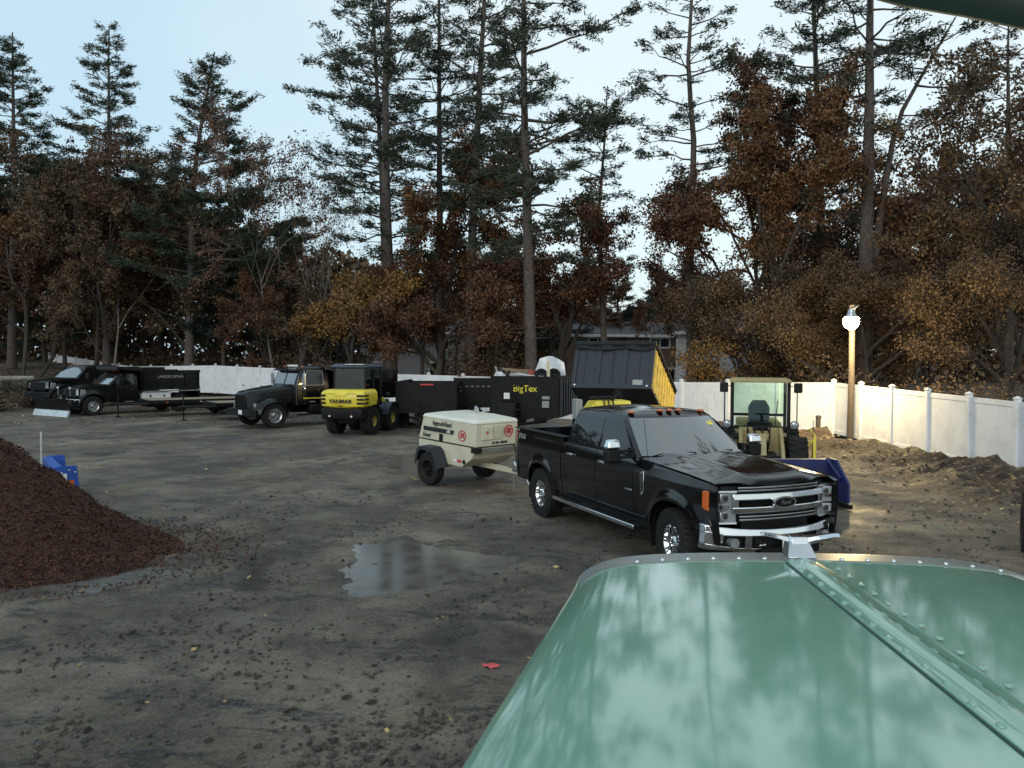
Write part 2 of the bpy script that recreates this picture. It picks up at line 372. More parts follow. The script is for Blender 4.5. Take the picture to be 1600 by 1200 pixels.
for P, rr_, zz in ((PUD_REFLECT, .13, -.008), (PUD2, .28, -.012)):
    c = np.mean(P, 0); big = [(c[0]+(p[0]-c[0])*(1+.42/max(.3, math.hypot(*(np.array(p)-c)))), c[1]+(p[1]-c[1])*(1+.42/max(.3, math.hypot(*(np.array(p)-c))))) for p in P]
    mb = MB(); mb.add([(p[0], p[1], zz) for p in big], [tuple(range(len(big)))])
    tag(mb.build('puddle_and_reflection', water_mat(rr_, (.10, .092, .08)), smooth=0, fixn=False), kind='structure')  # first sheet is the windshield reflection shaped as water, second a damp patch
# ---------------------------------------------------------------- loose stones, fallen leaves
def scatter_quads(P, L_, W_, flat=.35, curl=.0):
    n = len(P); a = rng.uniform(0, 2*np.pi, n)
    u = np.stack([np.cos(a), np.sin(a), rng.normal(0, flat, n)], 1); u /= np.linalg.norm(u, axis=1)[:, None]
    nn = np.stack([rng.normal(0, flat, n), rng.normal(0, flat, n), np.ones(n)], 1); v = np.cross(nn, u); v /= np.linalg.norm(v, axis=1)[:, None]
    l = (L_*rng.uniform(.6, 1.3, n))[:, None]/2; w_ = (W_*rng.uniform(.6, 1.3, n))[:, None]/2
    V = np.stack([P-u*l, P+v*w_, P+u*l, P-v*w_], 1).reshape(-1, 3)
    return V, np.arange(4*n).reshape(-1, 4)
n = 15000
yy = 4.6+rng.random(n)**1.5*12; xx = rng.uniform(-1, 1, n)*(yy*.62)
dens = .5*np.exp(-((xx+.5)**2+(yy-5.5)**2)/.9)+fbm(xx, yy, .9, 3)+.25*rng.normal(0, 1, n)
k = (dens > .22) & (inpoly_dist(xx, yy, PUD_REFLECT) < -.15) & (inpoly_dist(xx, yy, PUD2) < -.3); xx, yy = xx[k], yy[k]
s = rng.gamma(2.0, .0065, len(xx))+.005; s = np.minimum(s, .034)
zz = hgt(xx, yy)+s*.25
oct_ = np.array([(1, 0, 0), (0, 1, 0), (-1, 0, 0), (0, -1, 0), (.6, .5, .7), (-.5, .6, .7), (-.6, -.5, .7), (.5, -.6, .7)], float)
VV = []
for i in range(len(xx)):
    ca, sa = math.cos(i*1.7), math.sin(i*1.7)
    o8 = oct_*(1+.35*rng.normal(0, 1, (8, 1)).clip(-1, 1))*np.array([1, .75, .8])*s[i]
    VV.append(np.stack([o8[:, 0]*ca-o8[:, 1]*sa+xx[i], o8[:, 0]*sa+o8[:, 1]*ca+yy[i], o8[:, 2]+zz[i]], 1))
VV = np.concatenate(VV); b8 = (np.arange(len(xx))*8)[:, None]
QQ = np.concatenate([b8+np.array([q]) for q in ((4, 5, 6, 7), (0, 1, 5, 4), (1, 2, 6, 5), (2, 3, 7, 6), (3, 0, 4, 7))])
o = npmesh('loose_stones', VV, QQ, M('stone', (.060, .052, .045), .9, var=.3, island=.5, bump=.3))
tag(o, 'small grey stones and gravel strewn over the dirt yard', 'gravel', kind='stuff')
n = 30000
yy = 5+rng.random(n)*42; xx = rng.uniform(-1, 1, n)*(yy*.66)
d = fence_x(yy)-xx
pr = .012+.75*np.exp(-((d-2.6)/1.8)**2)*(yy < 32)+.25*(yy > 33)+.10*np.exp(-((xx-1.2)**2+(yy-17)**2)/4)
k = (rng.random(n) < pr) & (d > .1); xx, yy = xx[k], yy[k]
V, Q = scatter_quads(np.stack([xx, yy, hgt(xx, yy)+.012], 1), np.interp(yy, [5, 16], [.055, .11]), np.interp(yy, [5, 16], [.035, .07]))
o = npmesh('fallen_leaves', V, Q, M('dead_leaf', (.30, .19, .085), .7, var=.4, island=.5, rv=0))
tag(o, 'dry tan leaves scattered over the dirt bank and yard', 'leaves', kind='stuff')
# one red leaf near the hood
p = gnd(767, 1044); mb = MB()
out = [(.0, -.055), (.03, -.03), (.075, -.035), (.055, 0), (.08, .03), (.035, .03), (.0, .08), (-.035, .035), (-.085, .03), (-.055, -.005), (-.07, -.04), (-.03, -.03)]
mb.add([(0, 0, .018)]+[(a_*1.1, b_*1.1, .004+.012*((i % 3) == 2)) for i, (a_, b_) in enumerate(out)], [(0, i+1, (i+1) % 12+1) for i in range(12)])
mb.cyl((0, -.05, .005), (.02, -.12, .012), .002, n=5)
o = mb.build('fallen_leaf', M('red_leaf', (.50, .07, .07), .6), smooth=0); o.location = (p.x, p.y, float(hgt(p.x, p.y))+.008)
tag(o, 'single bright red fallen leaf on the dirt beside the green hood', 'leaf')
# ================================================================ MULCH PILE, BRUSH BANK
def pile_h(x, y):
    # ridge running left from the toe
    cx, cy = -8.91, 11.3
    r = np.hypot((x-cx)/4.35, (y-cy)/2.35)
    z = 2.9*np.clip(1-r, 0, None)**1.3
    return z+(.22*fbm(x, y, .9, 3)+.20*fbm(x, y, 2.3, 4))*np.clip(z*3, 0, 1)
px_ = np.linspace(-15, -3.9, 230); py_ = np.linspace(8.2, 14.5, 190); PX, PY = np.meshgrid(px_, py_)
PZ = pile_h(PX, PY)-.06+.05*fbm(PX, PY, 9, 3)*(pile_h(PX, PY) > .02)
V = np.stack([PX, PY, PZ], -1).reshape(-1, 3); w = 230; ii, jj = np.meshgrid(np.arange(w-1), np.arange(189)); a = (jj*w+ii).ravel()
Q = np.stack([a, a+1, a+w+1, a+w], 1); keep = (V[Q][:, :, 2].max(1) > -.055); Q = Q[keep]
pile = thing('mulch_pile', 'large mound of dark reddish brown bark mulch at the left edge of the yard', 'mulch pile', (-9, 12.6, 0))
o = npmesh('mound', V-np.array([-9, 12.6, 0]), Q, m_mulch, pile, True)
n = 46000; xx = rng.uniform(-10.5, -3.6, n); yy = rng.uniform(8.4, 14, n); z0 = pile_h(xx, yy)
edge = np.hypot((xx+8.91)/4.35, (yy-11.3)/2.35)
k = (z0 > .02) | ((edge < 1.3) & (rng.random(n) < .25*(1.3-edge)*4)); xx, yy, z0 = xx[k], yy[k], z0[k]
V, Q = scatter_quads(np.stack([xx+9, yy-12.6, np.where(z0 > .02, z0-.045, hgt(xx, yy)+.008)+.01], 1), .075, .022, .6)
npmesh('wood_chips', V, Q, m_chip, pile)
# ================================================================ FENCE
fence_pts = [(77, 553, 72.0), (205, 573, 59.0), (337, 571.5, 53.6), (620, 585, 43.5), (1065, 598, 33.0), (1303, 598.5, 28.8), (1590, 629, 20.05)]
W = [at(*p) for p in fence_pts]; W.append(Vector((13.25, 11.5, W[-1].z+.05))); W.append(Vector((13.6, 6.0, W[-1].z+.0)))
FH = 1.83
def fence_section(k0, k1, label, div=2.44):
    root = thing('vinyl_fence', label, 'fence', (W[k0].x, W[k0].y, W[k0].z-FH), group='white vinyl fence around the yard')
    O = root.location
    for k in range(k0, k1):
        A, B = W[k], W[k+1]; L = (B-A).length; n = max(1, round(L/div)); 
        for i in range(n+ (1 if k == k1-1 else 0)):
            P = A.lerp(B, i/n)-O
            d = (B-A).normalized(); yaw = math.atan2(d.y, d.x)
            mb = MB(); mb.box((P.x, P.y, P.z-FH/2+.04), (.127, .127, FH+.10), (0, 0, yaw)); zt = P.z+.09
            mb.box((P.x, P.y, zt+.012), (.155, .155, .024), (0, 0, yaw))
            c = [Vector((P.x, P.y, zt+.024))+Matrix.Rotation(yaw, 3, 'Z') @ Vector((sx*.07, sy*.07, 0)) for sx, sy in ((-1, -1), (1, -1), (1, 1), (-1, 1))]
            mb.add(c+[Vector((P.x, P.y, zt+.075))], [(0, 1, 4), (1, 2, 4), (2, 3, 4), (3, 0, 4)])
            mb.build('post', m_vinyl, root, smooth=0)
        for i in range(n):
            P, Q_ = A.lerp(B, i/n)-O, A.lerp(B, (i+1)/n)-O; d = (Q_-P); ln = d.length; yaw = math.atan2(d.y, d.x)
            c = (P+Q_)/2; sl = math.atan2(d.z, math.hypot(d.x, d.y)); rm = Matrix.Rotation(yaw, 3, 'Z') @ Matrix.Rotation(-sl, 3, 'Y')
            mb = MB(); nb = 12; bw = (ln-.13)/nb
            for q in range(nb):
                off = rm @ Vector(((q+.5)*bw-(ln-.13)/2, 0, 0)); mb.box(c+off-Vector((0, 0, FH/2+.02)), (bw-.004, .022, FH-.2), rm)
            mb.build('panel', m_vinyl, root, smooth=0)
            for zz_ in (-.05, -FH+.10):
                MB().box(c+Vector((0, 0, zz_)), (ln-.13, .045, .14 if zz_ > -1 else .14), rm).build('rail', m_vinyl, root, bevel=.004, smooth=0)
fence_section(0, 1, 'short white vinyl fence run climbing the slope behind the plow truck at far left')
fence_section(1, 4, 'long white vinyl fence behind the dump trucks and black trailers')
fence_section(4, 5, 'white vinyl fence run behind the tan wheel loader')
fence_section(5, 8, 'white vinyl fence run descending along the dirt bank at the right', 1.85)
# ================================================================ LAMP POLE, STUB POST, STAKE
p = at(1328, 680, 27.0); pz = float(hgt(p.x, p.y))-.1
pole = thing('light_pole', 'round wooden pole with a lit security lamp in front of the white fence', 'lamp post', (p.x, p.y, pz))
lampz = at(1325, 500, 27.0).z-pz
MB().tube([(0, 0, 0), (.02, 0, 2.4), (0.0, 0, lampz+.50)], [.115, .10, .09], 14).build('pole', m_pole, pole)
mb = MB(); mb.tube([(0, -.08, lampz+.35), (0, -.5, lampz+.46), (-.45, -1.0, lampz+.34)], .022, 8); mb.box((0, -.09, lampz+.3), (.12, .03, .25)); mb.build('bracket', m_alu, pole)
MB().lathe([(.03, .36), (.10, .34), (.13, .22), (.20, .10), (.21, .05), (.20, .06), (.12, .2), (.03, .22)], (-.45, -1.0, lampz-.05), 'z', 20).build('lamp_housing', m_alu, pole)
bulb = MB(); bulb.ball((-.45, -1.0, lampz-.10), .25, 16, 11); bulb.build('bulb', M('lit_bulb', (1, .85, .5), .4, emis=(1, .78, .42), es=120), pole)
ld = bpy.data.lights.new('lamp_light', 'POINT'); ld.energy = 850; ld.color = (1, .76, .38); ld.shadow_soft_size = .2
lo = bpy.data.objects.new('lamp_light', ld); COL.objects.link(lo); lo.parent = pole; lo.location = (-.5, -1.15, lampz-.50)
p = at(1278, 680, 27.8); mb = MB(); mb.tube([(0, 0, -.1), (0, 0, .45), (.01, 0, .66)], [.085, .085, .08], 12); mb.lathe([(.095, .60), (.10, .64), (.09, .68), (.05, .69)], (0.01, 0, 0), 'z', 12)
o = mb.build('stub_post', m_pole); o.location = (p.x, p.y, p.z); tag(o, 'short grey wooden stub post standing just left of the lamp pole', 'post')
# ================================================================ WHEELS
def wheel(parent, pos, r, w, rim=None, side=1, steer=0.0, style='plain', rimmat=None, lug=0, name='wheel'):
    """tyre is the part, rim its child; axis along y, outer face at side*y"""
    rim = rim or r*.58
    mb = MB(); hw = w/2
    prof = [(rim*.96, -hw*.80), (rim*1.02, -hw*.92), (r*.86, -hw), (r*.955, -hw*.93), (r*.99, -hw*.72), (r, -hw*.35), (r, hw*.35), (r*.99, hw*.72), (r*.955, hw*.93), (r*.86, hw), (rim*1.02, hw*.92), (rim*.96, hw*.80)]
    mb.lathe(prof, ax='y', n=36, cap=False)
    if lug:         # tread blocks
        for k in range(lug):
            a = 2*math.pi*k/lug
            for s in (-1, 1):
                aa = a+(math.pi/lug if s > 0 else 0)
                m = Matrix.Rotation(-aa, 3, 'Y')
                mb.box(m @ Vector((0, s*hw*.52, r*1.0)), (2*math.pi*r/lug*.55, hw*.80, r*.07), m @ Matrix.Rotation(s*.35, 3, 'Z'))
    o = mb.build(name, m_rubber, parent); o.location = pos; o.rotation_euler = (0, 0, steer)
    rm = rimmat or m_alu; s = side; mb = MB()
    mb.lathe([(rim*.97, s*hw*.86), (rim*.99, s*hw*.80), (rim*.86, s*hw*.55), (rim*.80, s*hw*.2), (rim*.3, s*hw*.15), (rim*.3, -s*hw*.5), (rim*.95, -s*hw*.7)], n=32, cap=False); mb.lathe([(rim*.98, -s*hw*.3), (.01, -s*hw*.3)], n=32, cap=False)
    if style == 'spoke':
        for k in range(8):
            a = 2*math.pi*k/8; m = Matrix.Rotation(a, 3, 'Y')
            for q in (-.16, .16):
                m2 = Matrix.Rotation(a+q*.7, 3, 'Y')
                mb.hexa([m2 @ Vector((x_, s*y_, rim*.25)) for x_, y_ in ((-rim*.07, hw*.3), (rim*.07, hw*.3), (rim*.07, hw*.62), (-rim*.07, hw*.62))],
                        [m2 @ Vector((x_, s*y_, rim*.90)) for x_, y_ in ((-rim*.055, hw*.5), (rim*.055, hw*.5), (rim*.055, hw*.82), (-rim*.055, hw*.82))])
    elif style == 'dish':
        for k in range(8):
            a = 2*math.pi*k/8; m = Matrix.Rotation(a, 3, 'Y'); mb.box(m @ Vector((0, s*hw*.42, rim*.62)), (rim*.34, hw*.3, rim*.26), m)
    mb.lathe([(rim*.30, s*hw*.2), (rim*.30, s*hw*.62), (rim*.22, s*hw*.74), (.01, s*hw*.76)], n=20)
    for k in range(8):
        a = 2*math.pi*(k+.5)/8; mb.cyl((rim*.22*math.cos(a), s*hw*.6, rim*.22*math.sin(a)), (rim*.22*math.cos(a), s*hw*.8, rim*.22*math.sin(a)), .012, n=6)
    mb.build('rim', rm, o)
    return o
# ================================================================ CREW CAB PICKUP
def arch_z(x, xa, Rr, zc, base):
    d = abs(x-xa)
    return max(base, zc+(max(0, Rr**2.4-d**2.4))**(1/2.4)) if d < Rr else base
def pickup():
    T = thing('pickup_truck', 'glossy black crew cab pickup with chrome grille, hitched to the cream compressor', 'pickup truck', (1.42, 14.5, 0), -1.174)
    FX = 4.06
    def hw(x, z):
        prof = np.interp(z, [.45, .6, .8, 1.0, 1.2, 1.32, 1.42, 1.5], [.93, .955, .985, 1.0, .997, .975, .94, .92])
        if x > 4.2: prof -= .055*((x-4.2)/.8)**2
        if x < -.9: prof -= .05*((-x-.9)/.35)**2
        for xa in (0, FX):
            r = math.hypot(x-xa, z-.42); prof += .035*math.exp(-((r-.56)/.09)**2)*(z < 1.15)
        return prof
    def side(name, x0, x1, zt, s, zb=.56, nu=26, nv=16, skin=None, lab=None):
        def low(x):
            return max(arch_z(x, 0, .53, .42, zb), arch_z(x, FX, .54, .42, zb))
        def fn(u, v):
            x = x0+(x1-x0)*u; b = low(x); top = zt(x) if callable(zt) else zt; v2 = (v*(nv+2)-1)/nv
            z = b+(top-b)*min(1, max(0, v2)); y = hw(x, z)
            if v2 < 0: y -= .10
            if v2 > 1: y -= .05; z -= .005
            if u == 0 or u == 1: y -= 0
            return (x, s*y, z)
        mb = MB().grid(fn, nu, nv+2)
        o = mb.build(name, m_black, T, smooth=40, solid=.035)
        return o
    zbelt = lambda x: 1.405
    zfend = lambda x: np.interp(x, [3.1, 3.4, 4.3, 4.8, 4.97], [1.40, 1.385, 1.33, 1.285, 1.24])
    zbed = lambda x: 1.475
    for s in (-1, 1):
        side('bed_side', -1.22, .80, zbed, s, nu=44)
        side('rear_door', .975, 1.985, zbelt, s); side('front_door', 1.997, 3.09, zbelt, s); side('front_fender', 3.10, 4.93, zfend, s, nu=44)
        side('cab_corner', .83, .967, zbelt, s, nu=4)
    # underbody / hidden mass
    mb = MB(); mb.b2(.56, 3.45, -.88, .88, .5, .62); mb.b2(.84, 3.3, -.84, .84, .6, 1.36); mb.b2(-1.2, 5.0, -.42, -.32, .52, .72); mb.b2(-1.2, 4.8, .32, .42, .52, .72)
    mb.b2(-.1, .1, -.8, .8, .36, .5); mb.b2(FX-.1, FX+.1, -.75, .75, .34, .5); mb.b2(3.3, 4.85, -.52, .52, .6, 1.2); mb.ball((0, 0, .42), .2); mb.build('chassis', m_plastic, T)
    for xa in (0, FX):     # wheel wells
        for s in (-1, 1):
            mb = MB(); pts = [(xa+.56*math.cos(a), .42+.56*math.sin(a)) for a in np.linspace(-.3, math.pi+.3, 16)]
            mb.grid(lambda u, v: (pts[int(round(u*15))][0], s*(.46+.50*v), pts[int(round(u*15))][1]), 15, 1); mb.build('wheel_well', m_plastic, T)
    # bed
    mb = MB(); mb.b2(-1.2, .78, -.80, .80, .86, .92); mb.b2(-1.2, .78, .80, .84, .9, 1.46); mb.b2(-1.2, .78, -.84, -.80, .9, 1.46); mb.b2(.74, .80, -.84, .84, .9, 1.46)
    mb.build('bed_liner', m_plastic, T, smooth=0)
    for s in (-1, 1):
        mb = MB(); mb.b2(-1.24, .80, s*.80, s*.955, 1.468, 1.492); mb.build('bed_rail', m_plastic, T, bevel=.008)
        mb = MB(); mb.hexa([(-1.25, s*.80, .98), (-1.25, s*.955, .98), (-1.05, s*.99, .98), (-1.05, s*.9, .98)], [(-1.25, s*.80, 1.43), (-1.25, s*.945, 1.43), (-1.10, s*.97, 1.43), (-1.10, s*.9, 1.43)])
        mb.build('tail_light', m_red, T, bevel=.01)
    MB().b2(-1.275, -1.22, -.79, .79, .84, 1.475).build('tailgate', m_black, T, bevel=.02)
    mb = MB(); mb.b2(-1.47, -1.27, -.93, .93, .60, .80); o = mb.build('rear_bumper', m_chrome, T, bevel=.04, seg=3)
    MB().b2(-1.44, -1.30, -.85, .85, .80, .815).build('bumper_pad', m_plastic, o)
    mb = MB(); mb.b2(-1.62, -1.2, -.05, .05, .50, .60); mb.b2(-1.75, -1.58, -.045, .045, .48, .54); mb.ball((-1.7, 0, .60), .03); mb.build('hitch', m_steelblk, T)
    # greenhouse shell
    def xf(z): return np.interp(z, [1.38, 1.93, 2.0], [3.30, 2.62, 2.50])
    def xr(z): return np.interp(z, [1.38, 1.93, 2.0], [.85, .99, 1.05])
    def gy(z): return np.interp(z, [1.38, 1.5, 1.93], [.935, .905, .765])
    def ring(z, inset=0, k=.0):
        f, r, y = xf(z)-inset*1.4, xr(z)+inset, gy(z)-inset; pts = []
        for t in np.linspace(-1, 1, 15): pts.append((f-.17*abs(t)**2.2, t*y, z+k*(1-t*t)))
        for t in np.linspace(1, -1, 9): pts.append((r+.03*abs(t)**2, t*y, z+k*(1-t*t)))
        return pts
    mb = MB(); mb.loft([ring(1.36), ring(1.5), ring(1.72), ring(1.93), ring(1.965, .02, .012), ring(1.99, .055, .022), ring(2.004, .12, .028), ring(2.015, .28, .03), ring(2.02, .5, .03)])
    cab = mb.build('cab', m_black, T, smooth=50)
    # glass lies 4 mm proud
    def wsf(u, v):
        z = 1.425+(1.915-1.425)*v; t = (u*2-1)*.93; return (xf(z)-.17*abs(t)**2.2+.006, t*gy(z), z+.003)
    wsh = MB().grid(wsf, 14, 6).build('windshield', m_wind, T, smooth=60)
    mb = MB()
    for y0, y1 in ((-.72, -.02), (.02, .68)):
        mb.tube([(xf(1.42)-.17*abs(y0/.93)**2.2+.02, y0, 1.425), (xf(1.50)+.012-.17*abs((y0+y1)/2/.93)**2.2, (y0+y1)/2, 1.475), (xf(1.46)-.17*abs(y1/.93)**2.2+.02, y1, 1.455)], .011, 6)
    mb.build('wiper', m_plastic, wsh)
    MB().grid(lambda u, v: (xf(1.80+.05*v)-.17*.5+.016, .52+.13*u, 1.80+.05*v), 1, 1).build('sticker', m_yelp, wsh, smooth=0)
    # inspection sticker area / papers on the dash seen through the glass
    MB().grid(lambda u, v: (xr(1.5+.36*v)-.004, (u*2-1)*.66, 1.5+.36*v), 6, 3).build('rear_window', m_glassd, T)
    def sideglass(poly, s, name):
        mb = MB(); vs = [(x, s*(gy(z)+.006), z) for x, z in poly]; mb.add(vs, [tuple(range(len(vs)))])
        return mb.build(name, m_glassd, T, smooth=0, solid=.004)
    for s in (-1, 1):
        sideglass([(1.03, 1.45), (1.955, 1.45), (1.955, 1.885), (1.22, 1.885), (1.10, 1.86), (1.04, 1.78)], s, 'rear_window_side')
        sideglass([(2.03, 1.45), (2.985, 1.435), (3.0, 1.47), (2.80, 1.66), (2.60, 1.83), (2.50, 1.885), (2.03, 1.885)], s, 'front_window_side')
        # belt moulding and window frame trim
        mb = MB(); mb.tube([(1.0, s*(gy(1.43)+.012), 1.43), (2.0, s*(gy(1.43)+.012), 1.43), (3.05, s*(gy(1.42)+.010), 1.42)], .009, 6); mb.build('belt_trim', m_plastic, T)
        # door handles
        for x in (1.10, 2.16):
            mb = MB(); y = hw(x, 1.24); mb.box((x+.07, s*(y+.030), 1.245), (.20, .022, .035)); mb.box((x-.01, s*(y+.012), 1.245), (.03, .03, .03)); mb.box((x+.15, s*(y+.012), 1.245), (.03, .03, .03))
            mb.build('door_handle', m_chrome, T, bevel=.007)
        # rocker
        MB().b2(.62, 3.45, s*.86, s*.93, .50, .60).build('rocker', m_plastic, T, bevel=.01)
        # running board
        mb = MB(); mb.box((2.02, s*1.02, .475), (2.55, .15, .05)); ob = mb.build('running_board', m_plastic, T, bevel=.015)
        mb = MB(); mb.box((2.02, s*1.10, .478), (2.57, .022, .058)); mb.build('step_trim', m_chrome, ob, bevel=.008)
        for x in (1.0, 2.0, 3.0): MB().box((x, s*.92, .50), (.06, .2, .03)).build('step_bracket', m_plastic, ob)
        # towing mirror: two arms, tall housing with chrome cap
        mr = thing_part('mirror', T); mr.location = (0, 0, 0)
        mb = MB(); mb.box((2.98, s*.955, 1.47), (.12, .05, .13)); mb.tube([(2.97, s*.96, 1.50), (2.95, s*1.13, 1.49)], .022, 8); mb.tube([(2.97, s*.96, 1.41), (2.95, s*1.13, 1.40)], .022, 8)
        mb.build('mirror_arm', m_plastic, mr)
        mb = MB(); mb.hexa([(2.86, s*1.12, 1.33), (2.99, s*1.12, 1.33), (3.0, s*1.34, 1.33), (2.86, s*1.36, 1.33)], [(2.87, s*1.12, 1.52), (2.99, s*1.12, 1.52), (3.0, s*1.34, 1.52), (2.87, s*1.36, 1.52)])
        mb.build('mirror_housing', m_plastic, mr, bevel=.03, seg=3)
        mb = MB(); mb.hexa([(2.865, s*1.12, 1.525), (3.005, s*1.12, 1.525), (3.015, s*1.34, 1.525), (2.865, s*1.36, 1.525)], [(2.88, s*1.14, 1.66), (2.97, s*1.14, 1.66), (2.98, s*1.31, 1.66), (2.88, s*1.33, 1.66)])
        mb.build('mirror_cap', m_chrome, mr, bevel=.035, seg=3)
        # fender vent badge
        y = hw(3.42, 1.12)
        mb = MB(); mb.prism([(3.30, 1.24), (3.40, 1.26), (3.40, .98), (3.33, .90), (3.31, 1.0)], s*(y-.01), s*(y+.014)); vb = mb.build('fender_vent', m_chrome, T, bevel=.005)
        mb = MB(); mb.prism([(3.325, 1.225), (3.375, 1.235), (3.375, .99), (3.335, .94)], s*(y+.012), s*(y+.019)); mb.build('vent_mesh', m_plastic, vb)
        text('fender_badge', 'SUPER DUTY', .05, m_chrome, vb, (3.35, s*(y+.020), 1.09), (math.pi/2, math.pi/2, 0) if s < 0 else (math.pi/2, -math.pi/2, math.pi), .003)
        for z0_, wv in ((.93, .22),):
            MB().box((2.98, s*(hw(2.98, .95)+.004), .95), (.20, .006, .028)).build('door_badge', m_chrome, T, bevel=.002)
        text('bed_decal', 'FX4', .17, m_greyp, T, (-.86, s*(hw(-.9, 1.33)+.004), 1.33), (math.pi/2, 0, 0 if s < 0 else math.pi), .001, shear=.3, bold=.004)
    # hood
    def zc(x): return np.interp(x, [3.12, 3.4, 3.9, 4.4, 4.75, 4.9, 4.97], [1.435, 1.455, 1.45, 1.425, 1.385, 1.33, 1.25])
    def hoodf(u, v):
        t = 2*v-1; x = 3.12+(4.97-3.12)*u; x -= (.17*abs(t)**2.4)*u**2+(.12*t*t)*(1-u)
        ze = zfend(min(4.97, x+.05))+.012; wdt = .90-.01*u**3
        k = 1-abs(t)**2.6; z = ze+(zc(x)-ze)*k
        z += .030*math.exp(-((abs(t)-.50)/.11)**2)*(1-u**4) - .030*math.exp(-(t/.30)**2)*u*(1-u**5)
        return (x, t*wdt, z)
    hood = MB().grid(hoodf, 30, 36).build('hood', m_black, T, smooth=60, solid=.02)
    MB().grid(lambda u, v: (3.12+.20*u-.12*(2*v-1)**2, (2*v-1)*.88, 1.395+.03*(1-(2*v-1)**2)+.01*u), 2, 12).build('cowl', m_plastic, T)
    # roof marker lamps
    for y in (-.62, -.16, 0, .16, .62):
        mb = MB(); mb.ball((2.50-.10*abs(y/.7)**2, y, 2.018-.028*abs(y/.7)**2), .055, 10, 7, (1.3, .9, .45)); mb.build('marker_lamp', m_amber, T)
    MB().tube([(3.28, -.86, 1.40), (3.22, -.9, 1.95)], .004, 5).build('antenna', m_plastic, T)
    # front end, bowed pieces
    def fx(y): return 4.985-.16*(abs(y)/.92)**2.2
    def bow(y0, y1, z0, z1, off0, off1, n=12, back=.10, dz=0):
        mb = MB(); rings = []
        for k in range(n+1):
            y = y0+(y1-y0)*k/n; f = fx(y); rings.append([(f+off0-back, y, z0), (f+off0, y, z0), (f+off1, y, z1), (f+off1-back, y, z1)])
        return mb.loft(rings)
    bow(-.80, .80, .80, 1.25, -.06, -.07).build('grille_backing', m_plastic, T)
    mb = MB()
    for z in (1.20, 1.235): bow_ = bow(-.62, .62, z-.009, z+.009, 0, 0, back=.05); mb.add(bow_.v, bow_.f)
    for z in (.845, .885): bow_ = bow(-.60, .60, z-.009, z+.009, .005, .005, back=.05); mb.add(bow_.v, bow_.f)
    gr = mb.build('grille', m_chrome, T, bevel=.004)
    bow(-.70, .70, 1.085, 1.165, .03, .02, 14).build('grille_bar', m_chrome, gr, bevel=.015, seg=3)
    bow(-.70, .70, .925, 1.005, .02, .03, 14).build('grille_bar', m_chrome, gr, bevel=.015, seg=3)
    for s in (-1, 1): bow(s*.62, s*.70, .925, 1.165, .02, .02, 2).build('grille_end', m_chrome, gr, bevel=.01)
    mb = MB()
    for k in range(5): b_ = bow(-.60, .60, 1.017+.013*k, 1.022+.013*k, -.01, -.01, back=.03); mb.add(b_.v, b_.f)
    mb.build('mesh', m_steelblk, gr)
    # oval emblem
    def oval(rx, rz, x0, x1):
        mb = MB(); ring = [(math.cos(a)*rx, math.sin(a)*rz) for a in np.linspace(0, 2*math.pi, 28, endpoint=False)]
        return mb.loft([[(x0, c*1.0, 1.045+d) for c, d in ring], [(x1, c*.96, 1.045+d*.94) for c, d in ring]])
    em = oval(.185, .078, 4.98, 5.035).build('emblem', m_chrome, gr); oval(.155, .058, 5.02, 5.040).build('emblem_face', m_black, em)
    text('emblem_text', 'Ford', .075, m_chrome, em, (5.042, 0, 1.045), (math.pi/2, 0, math.pi/2), .002, shear=.35)
    for s in (-1, 1):      # headlamps
        def hp(x, y, z): return (x, s*y, z)
        yo, yi = .915, .66
        mb = MB(); mb.loft([[hp(fx(y)-.12, y, .80), hp(fx(y)-.005, y, .80), hp(fx(y)-.015, y, 1.20), hp(fx(y)-.12, y, 1.20)] for y in (.64, .72, .80, .87, .935)])
        hl = mb.build('headlight', m_head, T, bevel=.01)
        mb = MB()
        for z in (1.12, .90):
            x = fx(.79); MB().box((x+.0, s*.79, z), (.03, .17, .11), (0, 0, -s*.25)).build('lamp_cell', m_alu, hl, bevel=.012)
        for z in (1.12, .90):
            x = fx(.79)+.016; mb = MB(); mb.lathe([(.005, 0), (.035, .0), (.04, .012), (.003, .016)], (x-.004, s*.79, z), 'x', 14); mb.build('lamp_lens', m_wind, hl)
        mb = MB()
        for z0_, z1_ in ((1.185, 1.205), (.80, .82)): 
            mb.loft([[hp(fx(y)-.05, y, z0_), hp(fx(y)+.008, y, z0_), hp(fx(y)+.004, y, z1_), hp(fx(y)-.05, y, z1_)] for y in (.64, .74, .84, .935)])
        mb.box((fx(.79)+.004, s*.76, 1.01), (.03, .20, .05), (0, 0, -s*.25))
        mb.build('light_bar', m_alu, hl)
        mb = MB(); mb.loft([[hp(x, y-.02, z0_), hp(x, y+.012, z0_), hp(x, y+.008, z1_), hp(x, y-.02, z1_)] for x, y, z0_, z1_ in ((4.70, .985, 1.0, 1.19), (4.74, .980, .97, 1.20), (4.79, .965, .96, 1.20), (4.83, .945, .96, 1.20))])
        mb.build('turn_signal', m_amber, hl, bevel=.008)
        mb = MB(); mb.prism([(4.55, .98), (4.66, 1.0), (4.78, .90), (4.86, .78), (4.70, .78)], s*.90, s*.965); mb.build('fender_lip', m_black, T, bevel=.01)
    # bumper
    def bowb(y0, y1, z0, z1, off0, off1, n=10, back=.12):
        mb = MB(); rings = []
        for k in range(n+1):
            y = y0+(y1-y0)*k/n; f = 5.09-.30*(abs(y)/1.0)**2.6; up = .06*(abs(y)/1.0)**3
            rings.append([(f+off0-back, y, z0+up*.3), (f+off0, y, z0+up*.3), (f+off1, y, z1+up), (f+off1-back, y, z1+up)])
        return mb.loft(rings)
    bp = bowb(-1.0, 1.0, .655, .735, 0, -.02, 20).build('front_bumper', m_chrome, T, bevel=.014, seg=3)
